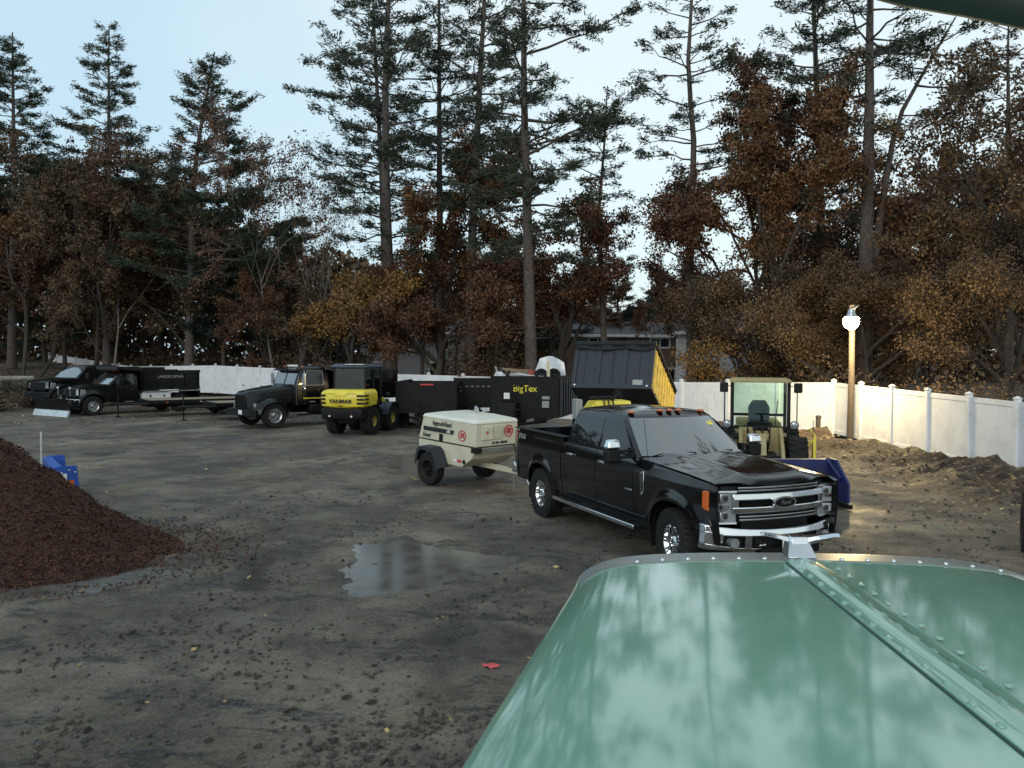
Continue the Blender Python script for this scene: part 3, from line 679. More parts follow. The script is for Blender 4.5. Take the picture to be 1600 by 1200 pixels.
    for s in (-1, 1):
        bowb(s*.36, s*1.0, .47, .505, -.05, -.01, 8).build('bumper_lower', m_chrome, bp, bevel=.008)
        bowb(s*.82, s*1.0, .50, .66, -.02, 0, 4).build('bumper_corner', m_chrome, bp, bevel=.008)
        bowb(s*.50, s*.58, .50, .66, -.015, 0, 3).build('bumper_rib', m_chrome, bp)
        MB().tube([(4.85, s*.70, .58), (4.98, s*.70, .58)], [.05, .06], 14).build('fog_lamp', m_head, bp)
        mb = MB(); mb.tube([(5.0, s*.42, .56), (5.09, s*.42, .56), (5.1, s*.36, .56), (5.02, s*.34, .56)], .013, 6); mb.build('tow_hook', m_chrome, bp)
    bowb(-.98, .98, .48, .66, -.09, -.07, 12, back=.05).build('bumper_recess', m_plastic, bp)
    bowb(-.36, .36, .42, .50, -.03, -.02, 8).build('air_dam', m_plastic, bp)
    mb = MB(); mb.box((5.105, .06, .565), (.012, .31, .155)); pl = mb.build('license_plate', m_white, T, bevel=.004)
    text('plate_text', 'A24', .10, m_blackp, pl, (5.113, .02, .555), (math.pi/2, 0, math.pi/2), .001)
    # wheels
    for x in (0, FX):
        for s in (-1, 1):
            st = (-.10 if x else 0)
            wheel(T, (x, s*.86, .425), .425, .30, .245, s, st, 'spoke', m_chrome, lug=34)
    return T
def thing_part(name, parent):
    o = bpy.data.objects.new(name, None); COL.objects.link(o); o.parent = parent; return o
PK = pickup()
def world_of(T, p):
    return Matrix.Translation(T.location) @ Matrix.Rotation(T.rotation_euler.z, 4, 'Z') @ Vector(p)
# things riding in the bed
P = world_of(PK, (-.95, .55, .93)); mb = MB(); mb.tube([(0, 0, 0), (.03, .02, .55), (.05, .03, .98)], .022, 8); o = mb.build('tool_handle', m_yellow); o.location = P
tag(o, 'yellow capped tool handle standing up in the pickup bed', 'tool handle')
P = world_of(PK, (.50, .10, .93)); t = thing('hose_reel', 'black hose reel standing in the pickup bed behind the cab', 'hose reel', P, -1.174)
mb = MB(); mb.lathe([(.30, -.16), (.31, -.14), (.12, -.13), (.12, .13), (.31, .14), (.30, .16)], (0, 0, .40), 'y', 22); mb.build('reel', m_steelblk, t)
mb = MB()
for k in range(3): mb.lathe([(.20+.02*(k % 2), -.10+.07*k), (.24, -.07+.07*k), (.20, -.04+.07*k)], (0, 0, .40), 'y', 20)
mb.build('hose', m_rubber, t)
mb = MB(); mb.b2(-.22, .22, -.2, .2, 0, .03)
for s in (-1, 1): mb.tube([(-.2, s*.19, 0), (0, s*.19, .42), (.2, s*.19, 0)], .02, 6)
mb.build('stand', m_plastic, t)
P = world_of(PK, (.42, .62, .93)); t = thing('jug', 'pale plastic jug beside the hose reel behind the pickup cab', 'jug', P, -1.1)
mb = MB(); mb.lathe([(.01, 0), (.15, 0), (.16, .03), (.16, .70), (.15, .78), (.05, .86), (.05, .90), (.01, .90)], n=18, ax='z'); mb.build('body', M('pale_plastic', (.62, .70, .72), .4), t); MB().lathe([(.01, .9), (.06, .9), (.06, .94), (.01, .94)], n=14, ax='z').build('cap', m_plastic, t)
# ================================================================ GREEN TRUCK WHOSE HOOD FILLS THE FOREGROUND
def green_truck():
    VP = (856, 578); d = ray(*VP).normalized(); f_h = Vector((d.x, d.y, 0)).normalized(); az = math.atan2(f_h.y, f_h.x)
    slope = math.asin(d.z); b0 = .50; ac = .683
    # hood frame: x forward along the hood, y left, z up; origin on the hood centreline below the eye
    right = Vector((f_h.y, -f_h.x, 0)); up = right.cross(d).normalized()
    O = Vector((0, 0, CH))+right*ac-up*b0
    T = thing('green_truck', 'pale green heavy truck whose riveted hood fills the lower right foreground', 'truck', (O.x, O.y, 0), az)
    T2 = thing_part('hood_frame_tmp', T); T2.location = (0, 0, O.z); T2.rotation_euler = (0, -slope, 0)
    def W_(u): # half width at distance u ahead of the eye
        return np.interp(u, [-.6, 1.11, 2.12, 2.3], [1.125, .785, .60, .575])
    def hz(t):   # crown
        return -.012*t*t-.022*abs(t)**4-.016*abs(t)**12
    g = M('green_truck_paint', (.175, .35, .262), .08, coat=.8, var=.05, vs=2.5, rv=.04, dirt=(.30, .42, .34), dirt_amt=.45, dirt_s=9, bump=.012, bs=3)
    U1, U0 = 2.285, .05
    def front(u, t):    # rounded plan corners
        return u-(.09*abs(t)**12)*max(0, (u-1.2)/.97)
    def surf(u, t):
        return Vector((front(u, t), t*W_(u), hz(t)))
    hood = MB().grid(lambda a_, b_: surf(U0+(U1-.135-U0)*a_, 2*b_-1), 40, 60).build('hood', g, T2, smooth=60, solid=.004)
    # hood side panels
    for s in (-1, 1):
        def sf(a_, b_):
            u = U0+(U1-.05-U0)*a_; p = surf(u, s); k = b_
            return (p.x, p.y+s*(.022*math.sin(min(1, k*6)*math.pi/2)+.02*k), p.z-.03*(1-math.cos(min(1, k*6)*math.pi/2))-.62*max(0, k-.16))
        MB().grid(sf, 24, 16).build('hood_side', g, T2, smooth=60, solid=.004)
    # front shell band (bare, dull)
    m_shell = M('dull_metal_shell', (.26, .28, .27), .32, .55, dirt=(.2, .17, .15), dirt_amt=.6, dirt_s=9)
    def sh(a_, b_):
        t = 2*a_-1; p = surf(U1-.14, t*1.004)
        k = b_; fwd = .08*min(1, k/.35)+(.022*math.sin(min(1, (k-.35)/.2)*math.pi/2) if k > .35 else 0); dz = (-.022*(1-math.cos(min(1, (k-.35)/.2)*math.pi/2)) if k > .35 else 0)-1.3*max(0, k-.55)
        return (p.x+fwd, p.y, p.z+dz+.003)
    shell = MB().grid(sh, 60, 40).build('radiator_shell', m_shell, T2, smooth=50, solid=.006)
    def rivet(mb, p, r=.0075, hgt_=.0045):
        mb.lathe([(r, 0), (r*.92, hgt_*.5), (r*.6, hgt_*.9), (.0005, hgt_)], p, 'z', 10)
    k = 0
    for y in np.arange(-.49, .50, .066):
        mb = MB(); t = y/W_(U1-.06); p = surf(U1-.14, t)
        if abs(y) < .05: continue
        mb2 = MB(); rivet(mb2, p+Vector((.014, 0, .003)), .006, .004); mb2.build('rivet', m_chrome, shell, smooth=60)
    # centre hinge strip, cover and seam
    mb = MB(); prof = [(.048, .0045), (.022, .0045), (.014, .007), (.006, .011), (-.006, .011), (-.014, .007), (-.022, .0045), (-.048, .0045)]
    mb.loft([[(u, y+.01, z+hz(0)) for y, z in prof]+[(u, y+.01, hz(0)-.002) for y, z in prof[::-1]] for u in (U0, 1.1, U1-.15)])
    strip = mb.build('hinge_strip', g, T2, smooth=25, bevel=.0015)
    mb = MB(); mb.b2(U0, U1-.16, .0585, .0625, -.004, .0018); mb.build('seam', M('dark_seam', (.02, .05, .04), .6), strip)  # thin dark green strip along the joint
    for u in np.arange(.25, U1-.1, .0746):
        for y in (.045, -.075 if False else -.027-.0):
            pass
    for i, u in enumerate(np.arange(2.12, .2, -.0746)):
        m1 = MB(); rivet(m1, Vector((u, .046, hz(.07)+.0045))); m1.build('rivet', g, strip, smooth=60)
        m1 = MB(); rivet(m1, Vector((u, -.046, hz(.07)+.0045))); m1.build('rivet', g, strip, smooth=60)
    # winged ornament on the nose
    orn = thing_part('hood_ornament', T2); orn.location = (U1-.085, .005, .003); orn.scale = (.76, .76, .76)
    mb = MB(); mb.hexa([(-.055, -.052, 0), (.045, -.045, 0), (.045, .045, 0), (-.055, .052, 0)], [(-.01, -.034, .052), (.05, -.034, .056), (.05, .034, .056), (-.01, .034, .052)]); mb.build('ornament_base', m_alu, orn, bevel=.005)
    mb = MB()
    mb.hexa([(-.02, -.03, .040), (.055, -.03, .042), (.055, .03, .042), (-.02, .03, .040)], [(-.01, -.03, .066), (.05, -.03, .068), (.05, .03, .068), (-.01, .03, .066)])
    mb.build('ornament_cap', m_chrome, orn, bevel=.004)
    for s in (-1, 1):
        mb = MB(); mb.loft([[(x_-.008*k, s*y_, z_-hh), (x_+ww, s*y_, z_-hh*.6), (x_+ww, s*y_, z_+.002), (x_, s*y_, z_+.003)] for k, (x_, y_, z_, ww, hh) in enumerate(((.0, .028, .060, .045, .016), (-.002, .07, .068, .034, .009), (-.01, .12, .078, .02, .006), (-.016, .135, .080, .012, .005)))])
        mb.build('ornament_wing', m_chrome, orn, bevel=.0015)
    # nose, fenders, cowl and the windshield header of its own cab
    mb = MB(); mb.b2(2.02, 2.14, -.50, .50, -1.0, -.12); mb.build('radiator', m_plastic, T2)
    mb = MB()
    for k in range(14): mb.b2(2.15, 2.165, -.45+.066*k, -.42+.066*k, -.95, -.15)
    mb.build('grille', m_alu, T2)
    for s in (-1, 1):
        def fen(a_, b_):
            a2 = a_*math.pi*.95; return (1.25-.75*math.cos(a2), s*(.80+.42*b_), -1.25+.62*math.sin(a2)-.05*b_**3)
        MB().grid(fen, 16, 6).build('fender', g, T2, smooth=60, solid=.01)
        wheel(T, (1.2, s*.98, .52), .52, .28, .30, s, 0, 'dish', m_alu)
    mb = MB(); mb.b2(2.25, 2.5, -1.15, 1.15, -1.62, -1.38); mb.build('front_bumper', m_steelblk, T2, bevel=.02)
    mb = MB(); mb.b2(-1.2, 2.1, -.45, -.35, .75, .98); mb.b2(-1.2, 2.1, .35, .45, .75, .98); mb.b2(1.1, 1.3, -.8, .8, .45, .6); mb.b2(.1, 1.9, -.38, .38, .8, 1.5); mb.build('frame', m_steelblk, T)
    # windshield header: a dark rounded lip above and ahead of the driver
    inv = (Matrix.Translation(T.location) @ Matrix.Rotation(az, 4, 'Z')).inverted()
    cen = [at(px_, py_, yy_) for px_, py_, yy_ in ((1340, -42, .62), (1420, -26, .63), (1520, -10, .65), (1620, 12, .67), (1760, 52, .70), (1950, 130, .74))]
    mb = MB(); mb.tube([inv @ p for p in cen], [.014, .0165, .0175, .0175, .02, .02], 12); mb.build('windshield_header', M('dark_header', (.035, .045, .042), .6), T)
    # flatten the temporary frame away: children of T2 become children of T
    mT2 = Matrix.Translation((0, 0, O.z)) @ Matrix.Rotation(-slope, 4, 'Y')
    for c in list(T2.children):
        m0 = mT2 @ c.matrix_basis; c.parent = T; c.matrix_basis = m0
    bpy.data.objects.remove(T2)
    return T
GT = green_truck()
# ================================================================ TREES
class Leaves:
    def __init__(s): s.V = []
    def add(s, P, U, L_, Wd, flat=1.0):   # P centres (n,3), U directions (n,3)
        n = len(P); U = U/np.linalg.norm(U, axis=1)[:, None]
        r = rng.normal(0, 1, (n, 3)); v = np.cross(U, r); v /= np.linalg.norm(v, axis=1)[:, None]+1e-9
        l = (np.asarray(L_)*rng.uniform(.65, 1.3, n))[:, None]/2; w_ = (Wd*rng.uniform(.65, 1.3, n))[:, None]/2
        s.V.append(np.stack([P-U*l, P+v*w_, P+U*l, P-v*w_], 1).reshape(-1, 3))
    def build(s, name, m, parent):
        V = np.concatenate(s.V); return npmesh(name, V, np.arange(len(V)).reshape(-1, 4), m, parent)
def interp_path(path, z):
    zs = [p[2] for p in path]
    return Vector([float(np.interp(z, zs, [p[k] for p in path])) for k in range(3)])
def pine(label, pix, Y, r0, crown0, top, Rmax, dens=1.0, nm=None, bark=None, dead=6, group='tall pines behind the fence', name='pine_tree', shape='open', tuft=.30, side=0, side_amt=0, z0=0.0, seed=1, gap=0.0):
    """pix: trunk pixels from base upward; crown0/top: pixel y where the crown starts / tree ends (or metres if given as tuple)"""
    rs = np.random.default_rng(seed)
    if shape == 'open': dens *= .86; gap = gap or .16
    pts = [at(x, y, Y) for x, y in pix]
    base = Vector((pts[0].x, Y, z0+float(hgt(pts[0].x, Y)))); dz = pts[0].z-base.z
    if len(pts) > 1: pts[0].x += (pts[0].x-pts[1].x)/max(.1, (pts[1].z-pts[0].z))*dz*.3
    pts[0] = Vector((pts[0].x, Y, base.z-.1)) if dz < 3 else pts[0]
    if dz >= 3: pts = [Vector((pts[0].x, Y, base.z-.1))]+pts
    ztop = at(800, top, Y).z if not isinstance(top, tuple) else top[0]
    zc0 = at(800, crown0, Y).z
    if pts[-1].z < ztop:
        d = (pts[-1]-pts[-2]); d = d/max(.1, d.z); pts.append(pts[-1]+d*(ztop-pts[-1].z))
    root = thing(name, label, 'pine tree', pts[0], 0, group)
    L = [p-pts[0] for p in pts]; L = [Vector((p.x, p.y+.25*math.sin(p.z*.3+seed), p.z)) for p in L]
    H = L[-1].z; zs = np.linspace(0, H, 14); path = [interp_path(L, z) for z in zs]
    rad = [r0*(1-.88*(z/H)**1.1)+(.10*r0 if z == 0 else 0) for z in zs]
    mb = MB(); mb.tube(path, rad, 10)
    lv = Leaves(); c0 = zc0-pts[0].z
    bm_ = MB()
    z = c0
    while z < H-.3:
        fr = (z-c0)/(H-c0)
        if shape == 'cone': R_ = Rmax*(1-fr)**.85+.25
        else: R_ = Rmax*(.55+.45*math.sin(min(1, fr*1.6+.15)*math.pi/2))*(1-max(0, fr-.35)/.65)**.8+.3
        nb = rs.integers(3, 6)
        a0 = rs.uniform(0, 6.28)
        for b in range(nb):
            a = a0+6.28*b/nb+rs.normal(0, .3)
            ln = R_*rs.choice((rs.uniform(.3, .7), rs.uniform(.75, 1.3)))
            if side_amt: ln *= 1+side_amt*math.cos(a-side)
            if rs.random() < gap: continue
            P0 = interp_path(path, z+rs.uniform(-.35, .35)); dx, dy = math.cos(a), math.sin(a)
            rise = rs.uniform(-.08, .30)+(.35*fr); cur = rs.uniform(.0, .18)
            n = 6; bp = [P0+Vector((dx*ln*t, dy*ln*t, ln*(rise*t-cur*t*(1-t)*1.2)))+Vector(rs.normal(0, .05*ln*t, 3)) for t in np.linspace(0, 1, n)]
            bm_.tube(bp, list(np.linspace(max(.02, .09*r0+.008*ln), .012, n)), 4, False)
            # side twigs with needle tufts, flattened sprays
            nt = int(ln*(4.8 if rs.random() < .6 else 2.4)*dens)+2
            for q in range(nt):
                t = rs.uniform(.12, 1.0)**.6; k = min(n-2, int(t*(n-1))); c = bp[k].lerp(bp[k+1], t*(n-1)-k)
                tl = (.25+.36*ln*(1-t)*1.1+.25)*rs.uniform(.5, 1.0); aa = a+rs.choice((-1, 1))*rs.uniform(.3, 1.2)
                e = c+Vector((math.cos(aa)*tl, math.sin(aa)*tl, tl*rs.uniform(-.05, .35)))
                bm_.tube([c, e], [.012, .006], 3, False)
                m = max(2, int(tl/.16)); tt = np.linspace(.3, 1.05, m)
                C = np.array(c)[None]+(np.array(e)-np.array(c))[None]*tt[:, None]
                C = np.repeat(C, 7, 0)+rs.normal(0, .10, (m*7, 3))
                U = rs.normal(0, 1, (m*7, 3))+np.array([math.cos(aa), math.sin(aa), .35])*1.1; U[:, 2] = U[:, 2]*.6+.15
                lv.add(C, U, tuft, .065)
        z += rs.uniform(.42, .8)/max(.6, dens**.5)
    for k in range(dead):    # bare dead limbs below the crown
        z = rs.uniform(.35, .98)*c0; a = rs.uniform(0, 6.28); P0 = interp_path(path, z); ln = rs.uniform(.6, 2.2)
        bm_.tube([P0, P0+Vector((math.cos(a)*ln*.5, math.sin(a)*ln*.5, .0)), P0+Vector((math.cos(a)*ln, math.sin(a)*ln, rs.uniform(-.2, .3)))], [.03, .02, .008], 4, False)
    tr = mb.build('trunk', bark or m_bark, root, smooth=60, fixn=False)
    bm_.build('limbs', bark or m_bark, root, smooth=60, fixn=False)
    lv.build('crown', nm or m_needle, root)
    return root
def broad(label, px, ybase, ytop, Y, Wd, r0, m, crown0=.25, nleaf=9000, leaf=.17, bark=None, name='oak_tree', cat='oak tree', group=None, fork=1, bare=.0, seed=1, z0=0.0, clump=1.0, lean=0.0, lens=.75):
    """Wd: crown width in metres"""
    rs = np.random.default_rng(seed); r0 *= .68; nleaf = int(nleaf*2.1); leaf *= .74
    b = at(px, ybase, Y); base = Vector((b.x, Y, z0+float(hgt(b.x, Y))-.1)); H = at(px, ytop, Y).z-base.z
    root = thing(name, label, cat, base, 0, group)
    tk = MB(); lm = MB(); tips = []
    def grow(p, d, ln, r, lvl):
        n = 4; pts = [p]; dd = d.copy()
        for k in range(n):
            dd = (dd+Vector(rs.normal(0, .10+.05*lvl, 3))+Vector((0, 0, .05))).normalized(); pts.append(pts[-1]+dd*ln/n)
        rad = [max(q_, .011 if bark is m_barkl else .007) for q_ in np.linspace(r, r*.55, n+1)]; (tk if lvl == 0 else lm).tube(pts, rad, 9 if lvl == 0 else (6 if lvl < 2 else 4), False)
        if lvl >= 4 or r < .004:
            tips.extend(pts[1:]); return
        if lvl >= 2: tips.extend(pts[2:])
        nb = 3 if lvl else 4
        for q in range(nb):
            t = rs.uniform(.45, 1) if q else 1.0; k = min(n-1, int(t*n)); c = pts[k].lerp(pts[k+1], t*n-k) if k < n else pts[-1]
            a = rs.uniform(0, 6.28); sp = rs.uniform(.35, .95) if q else rs.uniform(.05, .35)
            u = dd.orthogonal().normalized(); v = dd.cross(u); nd = (dd+(u*math.cos(a)+v*math.sin(a))*sp*1.3).normalized()
            nd.x *= 1.0; grow(c, nd, ln*rs.uniform(.55, .8), r*(.55 if q else .62), lvl+1)
    for f in range(fork):
        d0 = Vector((lean+(rs.normal(0, .22) if fork > 1 else 0), rs.normal(0, .1), 1)).normalized()
        grow(Vector((0, 0, 0)), d0, H*(crown0+.10), r0/(fork**.4), 0)
    # extra limbs along the upper trunk so the crown starts low
    T_ = np.array(tips); 
    # fit the crown into the wanted box
    lo, hi = np.percentile(T_, 3, 0), np.percentile(T_, 97, 0)
    sx = Wd/max(.5, hi[0]-lo[0]); sy = Wd*.9/max(.5, hi[1]-lo[1]); sz = H/max(.5, hi[2])
    def fit(P):
        P = np.array(P); z = P[:, 2]*sz; k = np.clip(z/(H*crown0*1.2+.01), 0, 1)**.7
        return np.stack([P[:, 0]*(1+(sx-1)*k)-(lo[0]+hi[0])/2*sx*k*(1-abs(lean)*2), P[:, 1]*(1+(sy-1)*k), z], 1)
    for mb, nme in ((tk, 'trunk'), (lm, 'limbs')):
        mb.v = [tuple(p) for p in fit(mb.v)]; mb.build(nme, bark or m_barkd, root, smooth=60, fixn=False)
    T_ = fit(T_)
    if nleaf:
        keep = rs.random(len(T_)) > bare; T_ = T_[keep]
        idx = rs.integers(0, len(T_), nleaf//6); cl = T_[idx]+rs.normal(0, .16*clump, (len(idx), 3))*np.array([1.3, 1.3, .8])
        # low skirt of foliage hanging between limbs
        C = np.repeat(cl, 6, 0)+rs.normal(0, .14*clump, (len(cl)*6, 3))
        U = rs.normal(0, 1, (len(C), 3)); U[:, 2] -= .4
        lv = Leaves(); lv.add(C, U, leaf*1.25, leaf*.8); lv.build('crown', m, root)
    return root
# --- named pines, measured in the photograph
pine('dense conical pine cut by the left edge of the picture', [(18, 560), (20, 300), (22, 70)], 60, .34, 330, 55, 4.6, 1.1, shape='cone', seed=3, tuft=.36)
pine('second conical pine from the left with a pointed top', [(168, 560), (168, 300), (172, 60)], 60, .32, 330, 46, 4.5, 1.0, shape='cone', seed=4, tuft=.34)
pine('leaning pine with a tiered crown between the two left groups of trees', [(297, 565), (297, 380), (303, 280), (312, 220), (335, 90)], 56, .36, 440, 84, 6.6, 1.1, shape='cone', seed=5, tuft=.36, side=0, side_amt=.25)
pine('slim dark pine trunk just left of the big pine behind the yellow loader', [(606, 580), (598, 300), (585, 60), (582, -10)], 50, .26, 330, (29,), 3.6, .7, seed=6, side=math.pi, side_amt=.4)
pine('big straight pine behind the yellow wheel loader', [(613, 582), (604, 300), (602, 120), (606, 0)], 46, .36, 400, (30,), 4.2, .8, seed=7)
pine('tall pine rising out of the orange oak, second of the centre pines', [(690, 560), (688, 400), (686, 200), (686, 0)], 52, .30, 330, (31,), 4.2, .75, seed=8)
pine('gently curved pine just left of the tallest straight centre trunk', [(733, 560), (737, 400), (744, 230), (757, 0)], 49, .36, 330, (31,), 4.4, .75, seed=9)
pine('pine with the thickest straight trunk, behind the black gooseneck trailer', [(831, 575), (825, 380), (819, 160), (818, 0)], 42, .36, 400, (27,), 5.2, .8, seed=10, side=0, side_amt=.3, dead=12)
pine('thin scraggly pine standing free against the sky right of the centre pines', [(942, 530), (936, 330), (945, 220), (948, 150)], 46, .22, 400, 135, 2.7, .62, seed=11, dead=16, tuft=.26)
pine('slender curved pine left of the large russet oak', [(1080, 560), (1080, 400), (1084, 230), (1073, 110), (1080, 0)], 42, .26, 330, (26,), 3.3, .65, seed=12)
pine('pine with a pale trunk in the middle of the large russet oak', [(1292, 540), (1286, 420), (1276, 200), (1272, 0)], 42, .30, 390, (26,), 4.0, .75, seed=13)
pine('heavy dark pine trunk directly above the lamp pole', [(1348, 570), (1351, 400), (1355, 200), (1362, 0)], 36, .38, 150, (25,), 4.2, .6, seed=14, dead=16)
pine('pine trunk forking off and leaning right beside the heavy dark trunk', [(1352, 570), (1362, 400), (1392, 230), (1412, 170), (1450, 105)], 36.6, .28, 200, 20, 3.2, .8, seed=15, dead=8, side=0, side_amt=.3)
pine('dark pine near the right edge half hidden in brown oak leaves', [(1575, 600), (1577, 300), (1580, 60)], 34, .24, 330, 20, 2.8, .8, seed=16, nm=m_brown, tuft=.26)
# trees past the right fence: out of the frame, but mirrored in the pickup's glass and hood
pine('dark pine past the right fence, mirrored in the pickup windshield', [(2500, 700), (2520, -300)], 13.5, .3, 30, (25,), 4.8, .9, seed=17)
pine('second pine past the right fence, mirrored in the pickup hood', [(2150, 700), (2140, -300)], 18, .3, 100, (24,), 4.5, .9, seed=18)
pine('third pine past the right fence, mirrored at the edge of the pickup hood', [(3000, 700), (3020, -300)], 9.5, .3, -100, (24,), 4.5, .9, seed=19)
# evergreens of the middle distance
G_E = 'low evergreens between the oaks'
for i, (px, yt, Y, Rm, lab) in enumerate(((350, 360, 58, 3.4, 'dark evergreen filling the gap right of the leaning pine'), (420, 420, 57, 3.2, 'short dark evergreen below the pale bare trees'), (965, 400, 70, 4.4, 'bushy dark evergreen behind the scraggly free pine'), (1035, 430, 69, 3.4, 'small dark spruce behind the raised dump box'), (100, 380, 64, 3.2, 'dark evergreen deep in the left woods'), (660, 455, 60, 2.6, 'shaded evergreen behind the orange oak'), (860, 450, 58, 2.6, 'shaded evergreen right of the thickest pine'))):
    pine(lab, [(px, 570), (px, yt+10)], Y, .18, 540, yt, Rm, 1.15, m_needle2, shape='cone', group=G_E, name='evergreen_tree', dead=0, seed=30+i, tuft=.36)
# --- broadleaf trees
broad('orange brown oak in front of the leaning pine at left', 235, 560, 300, 57, 8.5, .20, m_brown, .3, 11000, .22, seed=41)
broad('deep brown oak at the far left edge', 60, 560, 290, 58, 9, .22, m_brown, .25, 11000, .22, seed=42)
broad('dusky oak under the second conical pine', 140, 560, 250, 56, 8, .2, m_brown, .3, 9000, .22, seed=43)
broad('pale trunked birch with thin reddish leaves left of the plow truck', 178, 565, 210, 55, 6.5, .16, m_crim, .55, 3600, .2, bark=m_barkl, name='birch_tree', cat='birch tree', seed=44)
broad('tall tree with small sparse reddish leaves right of the leaning pine', 437, 560, 215, 55, 7.5, .17, m_crim, .4, 3400, .18, seed=45, bark=m_barkl, bare=.3)
broad('almost bare grey tree with a forked pale trunk left of the big pine', 510, 565, 230, 53, 6.5, .15, m_brown, .4, 1500, .15, seed=46, bark=m_barkl, fork=3, bare=.5, name='bare_tree', cat='bare tree')
broad('golden orange young oak behind the black dump truck', 560, 590, 440, 48, 6.5, .12, m_gold, .12, 9000, .19, seed=47)
broad('brown oak low between the black dump truck and the yellow loader', 505, 590, 470, 52, 6, .12, m_brown, .1, 7000, .19, seed=48)
broad('tall orange oak wrapped round the two centre pines', 715, 590, 220, 48, 8.0, .24, m_rust, .22, 15000, .2, seed=49)
broad('crimson oak low behind the black trailers', 690, 590, 420, 44, 7.5, .15, m_crim, .12, 10000, .19, seed=50)
broad('red brown oak right of the thickest pine', 865, 590, 345, 47, 6.5, .18, m_crim, .18, 12000, .19, seed=51)
broad('dark rust oak behind the raised dump box', 800, 590, 400, 50, 6.5, .16, m_rust, .18, 9000, .2, seed=52)
broad('large russet oak with a rounded orange top behind the tan loader', 1170, 570, 95, 40, 8.2, .27, m_crim, .22, 19000, .185, seed=53)
broad('russet oak filling the space left of the lamp', 1245, 575, 150, 38, 7.0, .22, m_rust, .22, 15000, .185, seed=54)
broad('small dark red maple above the raised dump box', 1100, 575, 430, 44, 4.0, .10, m_crim, .15, 5000, .16, name='maple_tree', cat='maple tree', seed=55)
broad('olive brown oak low behind the tan loader', 1190, 590, 400, 37, 6.0, .10, m_brown, .1, 13000, .13, seed=56)
broad('thin leaved oak in the gap right of the heavy dark trunk', 1450, 590, 250, 37, 5.5, .14, m_crim, .3, 3800, .16, seed=57, bare=.35)
broad('brown oak with a thin top at the right edge', 1545, 600, 110, 31, 6.5, .2, m_brown, .25, 10000, .16, seed=58)
broad('olive brown oak behind the fence right of the lamp', 1400, 600, 430, 34, 5.0, .10, m_brown, .1, 12000, .115, seed=59)
broad('dark brown oak low at the right edge above the fence', 1530, 610, 340, 30, 5.5, .11, m_brown, .08, 19000, .105, seed=60)
broad('brown oak just behind the lamp', 1320, 590, 420, 36, 5.0, .10, m_brown, .08, 13000, .115, seed=61)
broad('bronze leaved shrubby oak behind the fence corner', 1250, 600, 480, 34, 5.0, .08, m_brown, .06, 10000, .115, seed=62)
broad('yellow brown sapling at the foot of the lamp pole woods', 1110, 600, 540, 36, 2.4, .05, m_gold, .1, 1800, .13, seed=63, name='sapling', cat='sapling')
# --- unremarkable trees that fill the woods: shared label, copies
fill = [broad('plain brown oak among many in the shaded woods behind the fence', 800, 600, 330, 66, 8, .2, m, .22, 7000, .26, group='plain oaks in the shaded woods', seed=70+i, bark=bk) for i, (m, bk) in enumerate(((m_brown, m_barkd), (m_rust, m_barkd), (m_crim, m_barkd)))]
spots = [(-47, 68, 1.15), (-41, 72, 1.2), (-37, 64, 1.1), (-33, 70, 1.2), (-29, 66, 1.1), (-25, 70, 1.1), (-20, 66, 1.0), (-43, 60, 1.0), (-31, 60, .95), (-23, 60, .9), (-15, 64, .85), (-11, 68, .8), (-5, 66, .8), (0, 62, .75), (4, 66, .7), (12, 60, .7), (17, 54, .8), (21, 50, .85), (24, 46, .9), (27, 42, .95), (22, 40, .85), (30, 48, 1.0), (-52, 64, 1.2), (25, 36, .8), (18, 44, .7), (8, 58, .6), (-17, 56, .6), (-27, 54, .7), (-34, 56, .85)]
for i, (x, y, s_) in enumerate(spots):
    o = fill[i] if i < 3 else copy_tree(fill[i % 3])
    o.location = (x, y, float(hgt(x, y))-.1); o.rotation_euler = (0, 0, i*2.4); o.scale = (s_, s_, s_*random.uniform(.9, 1.05))
# --- deep woods that read as one mass
lv = Leaves(); n = 90000
xx = rng.uniform(-95, 60, n); yy = 74+rng.random(n)*14
top = np.interp(xx, [-95, -60, -38, -25, -12, 0, 10, 25, 40, 60], [19, 18, 16.5, 12.5, 9, 7.0, 6.5, 9, 12, 14])+2.2*fbm(xx, yy*0, .25, 3)*2
zz = rng.random(n)**.8*top
C = np.stack([xx, yy, zz+.8], 1); lv.add(C, rng.normal(0, 1, (n, 3)), .75, .5)
dw = thing('distant_woods', 'deep shaded woods forming one dark mass behind the separate trees', 'woods', (0, 80, 0)); tag(dw, kind='stuff')
o = lv.build('foliage', m_brown, dw); o.location = (0, -80, 0); tag(o, kind='stuff')
mb = MB()
for k in range(170):
    x = random.uniform(-80, 55); y = random.uniform(70, 86); t = float(np.interp(x, [-80, -38, -12, 10, 40], [18, 15, 8, 7, 12])); mb.tube([(x, y-80, 0), (x+random.uniform(-.6, .6), y-80, t)], [random.uniform(.1, .25), .06], 6, False)
tag(mb.build('trunks', m_barkd, dw, fixn=False), kind='stuff')
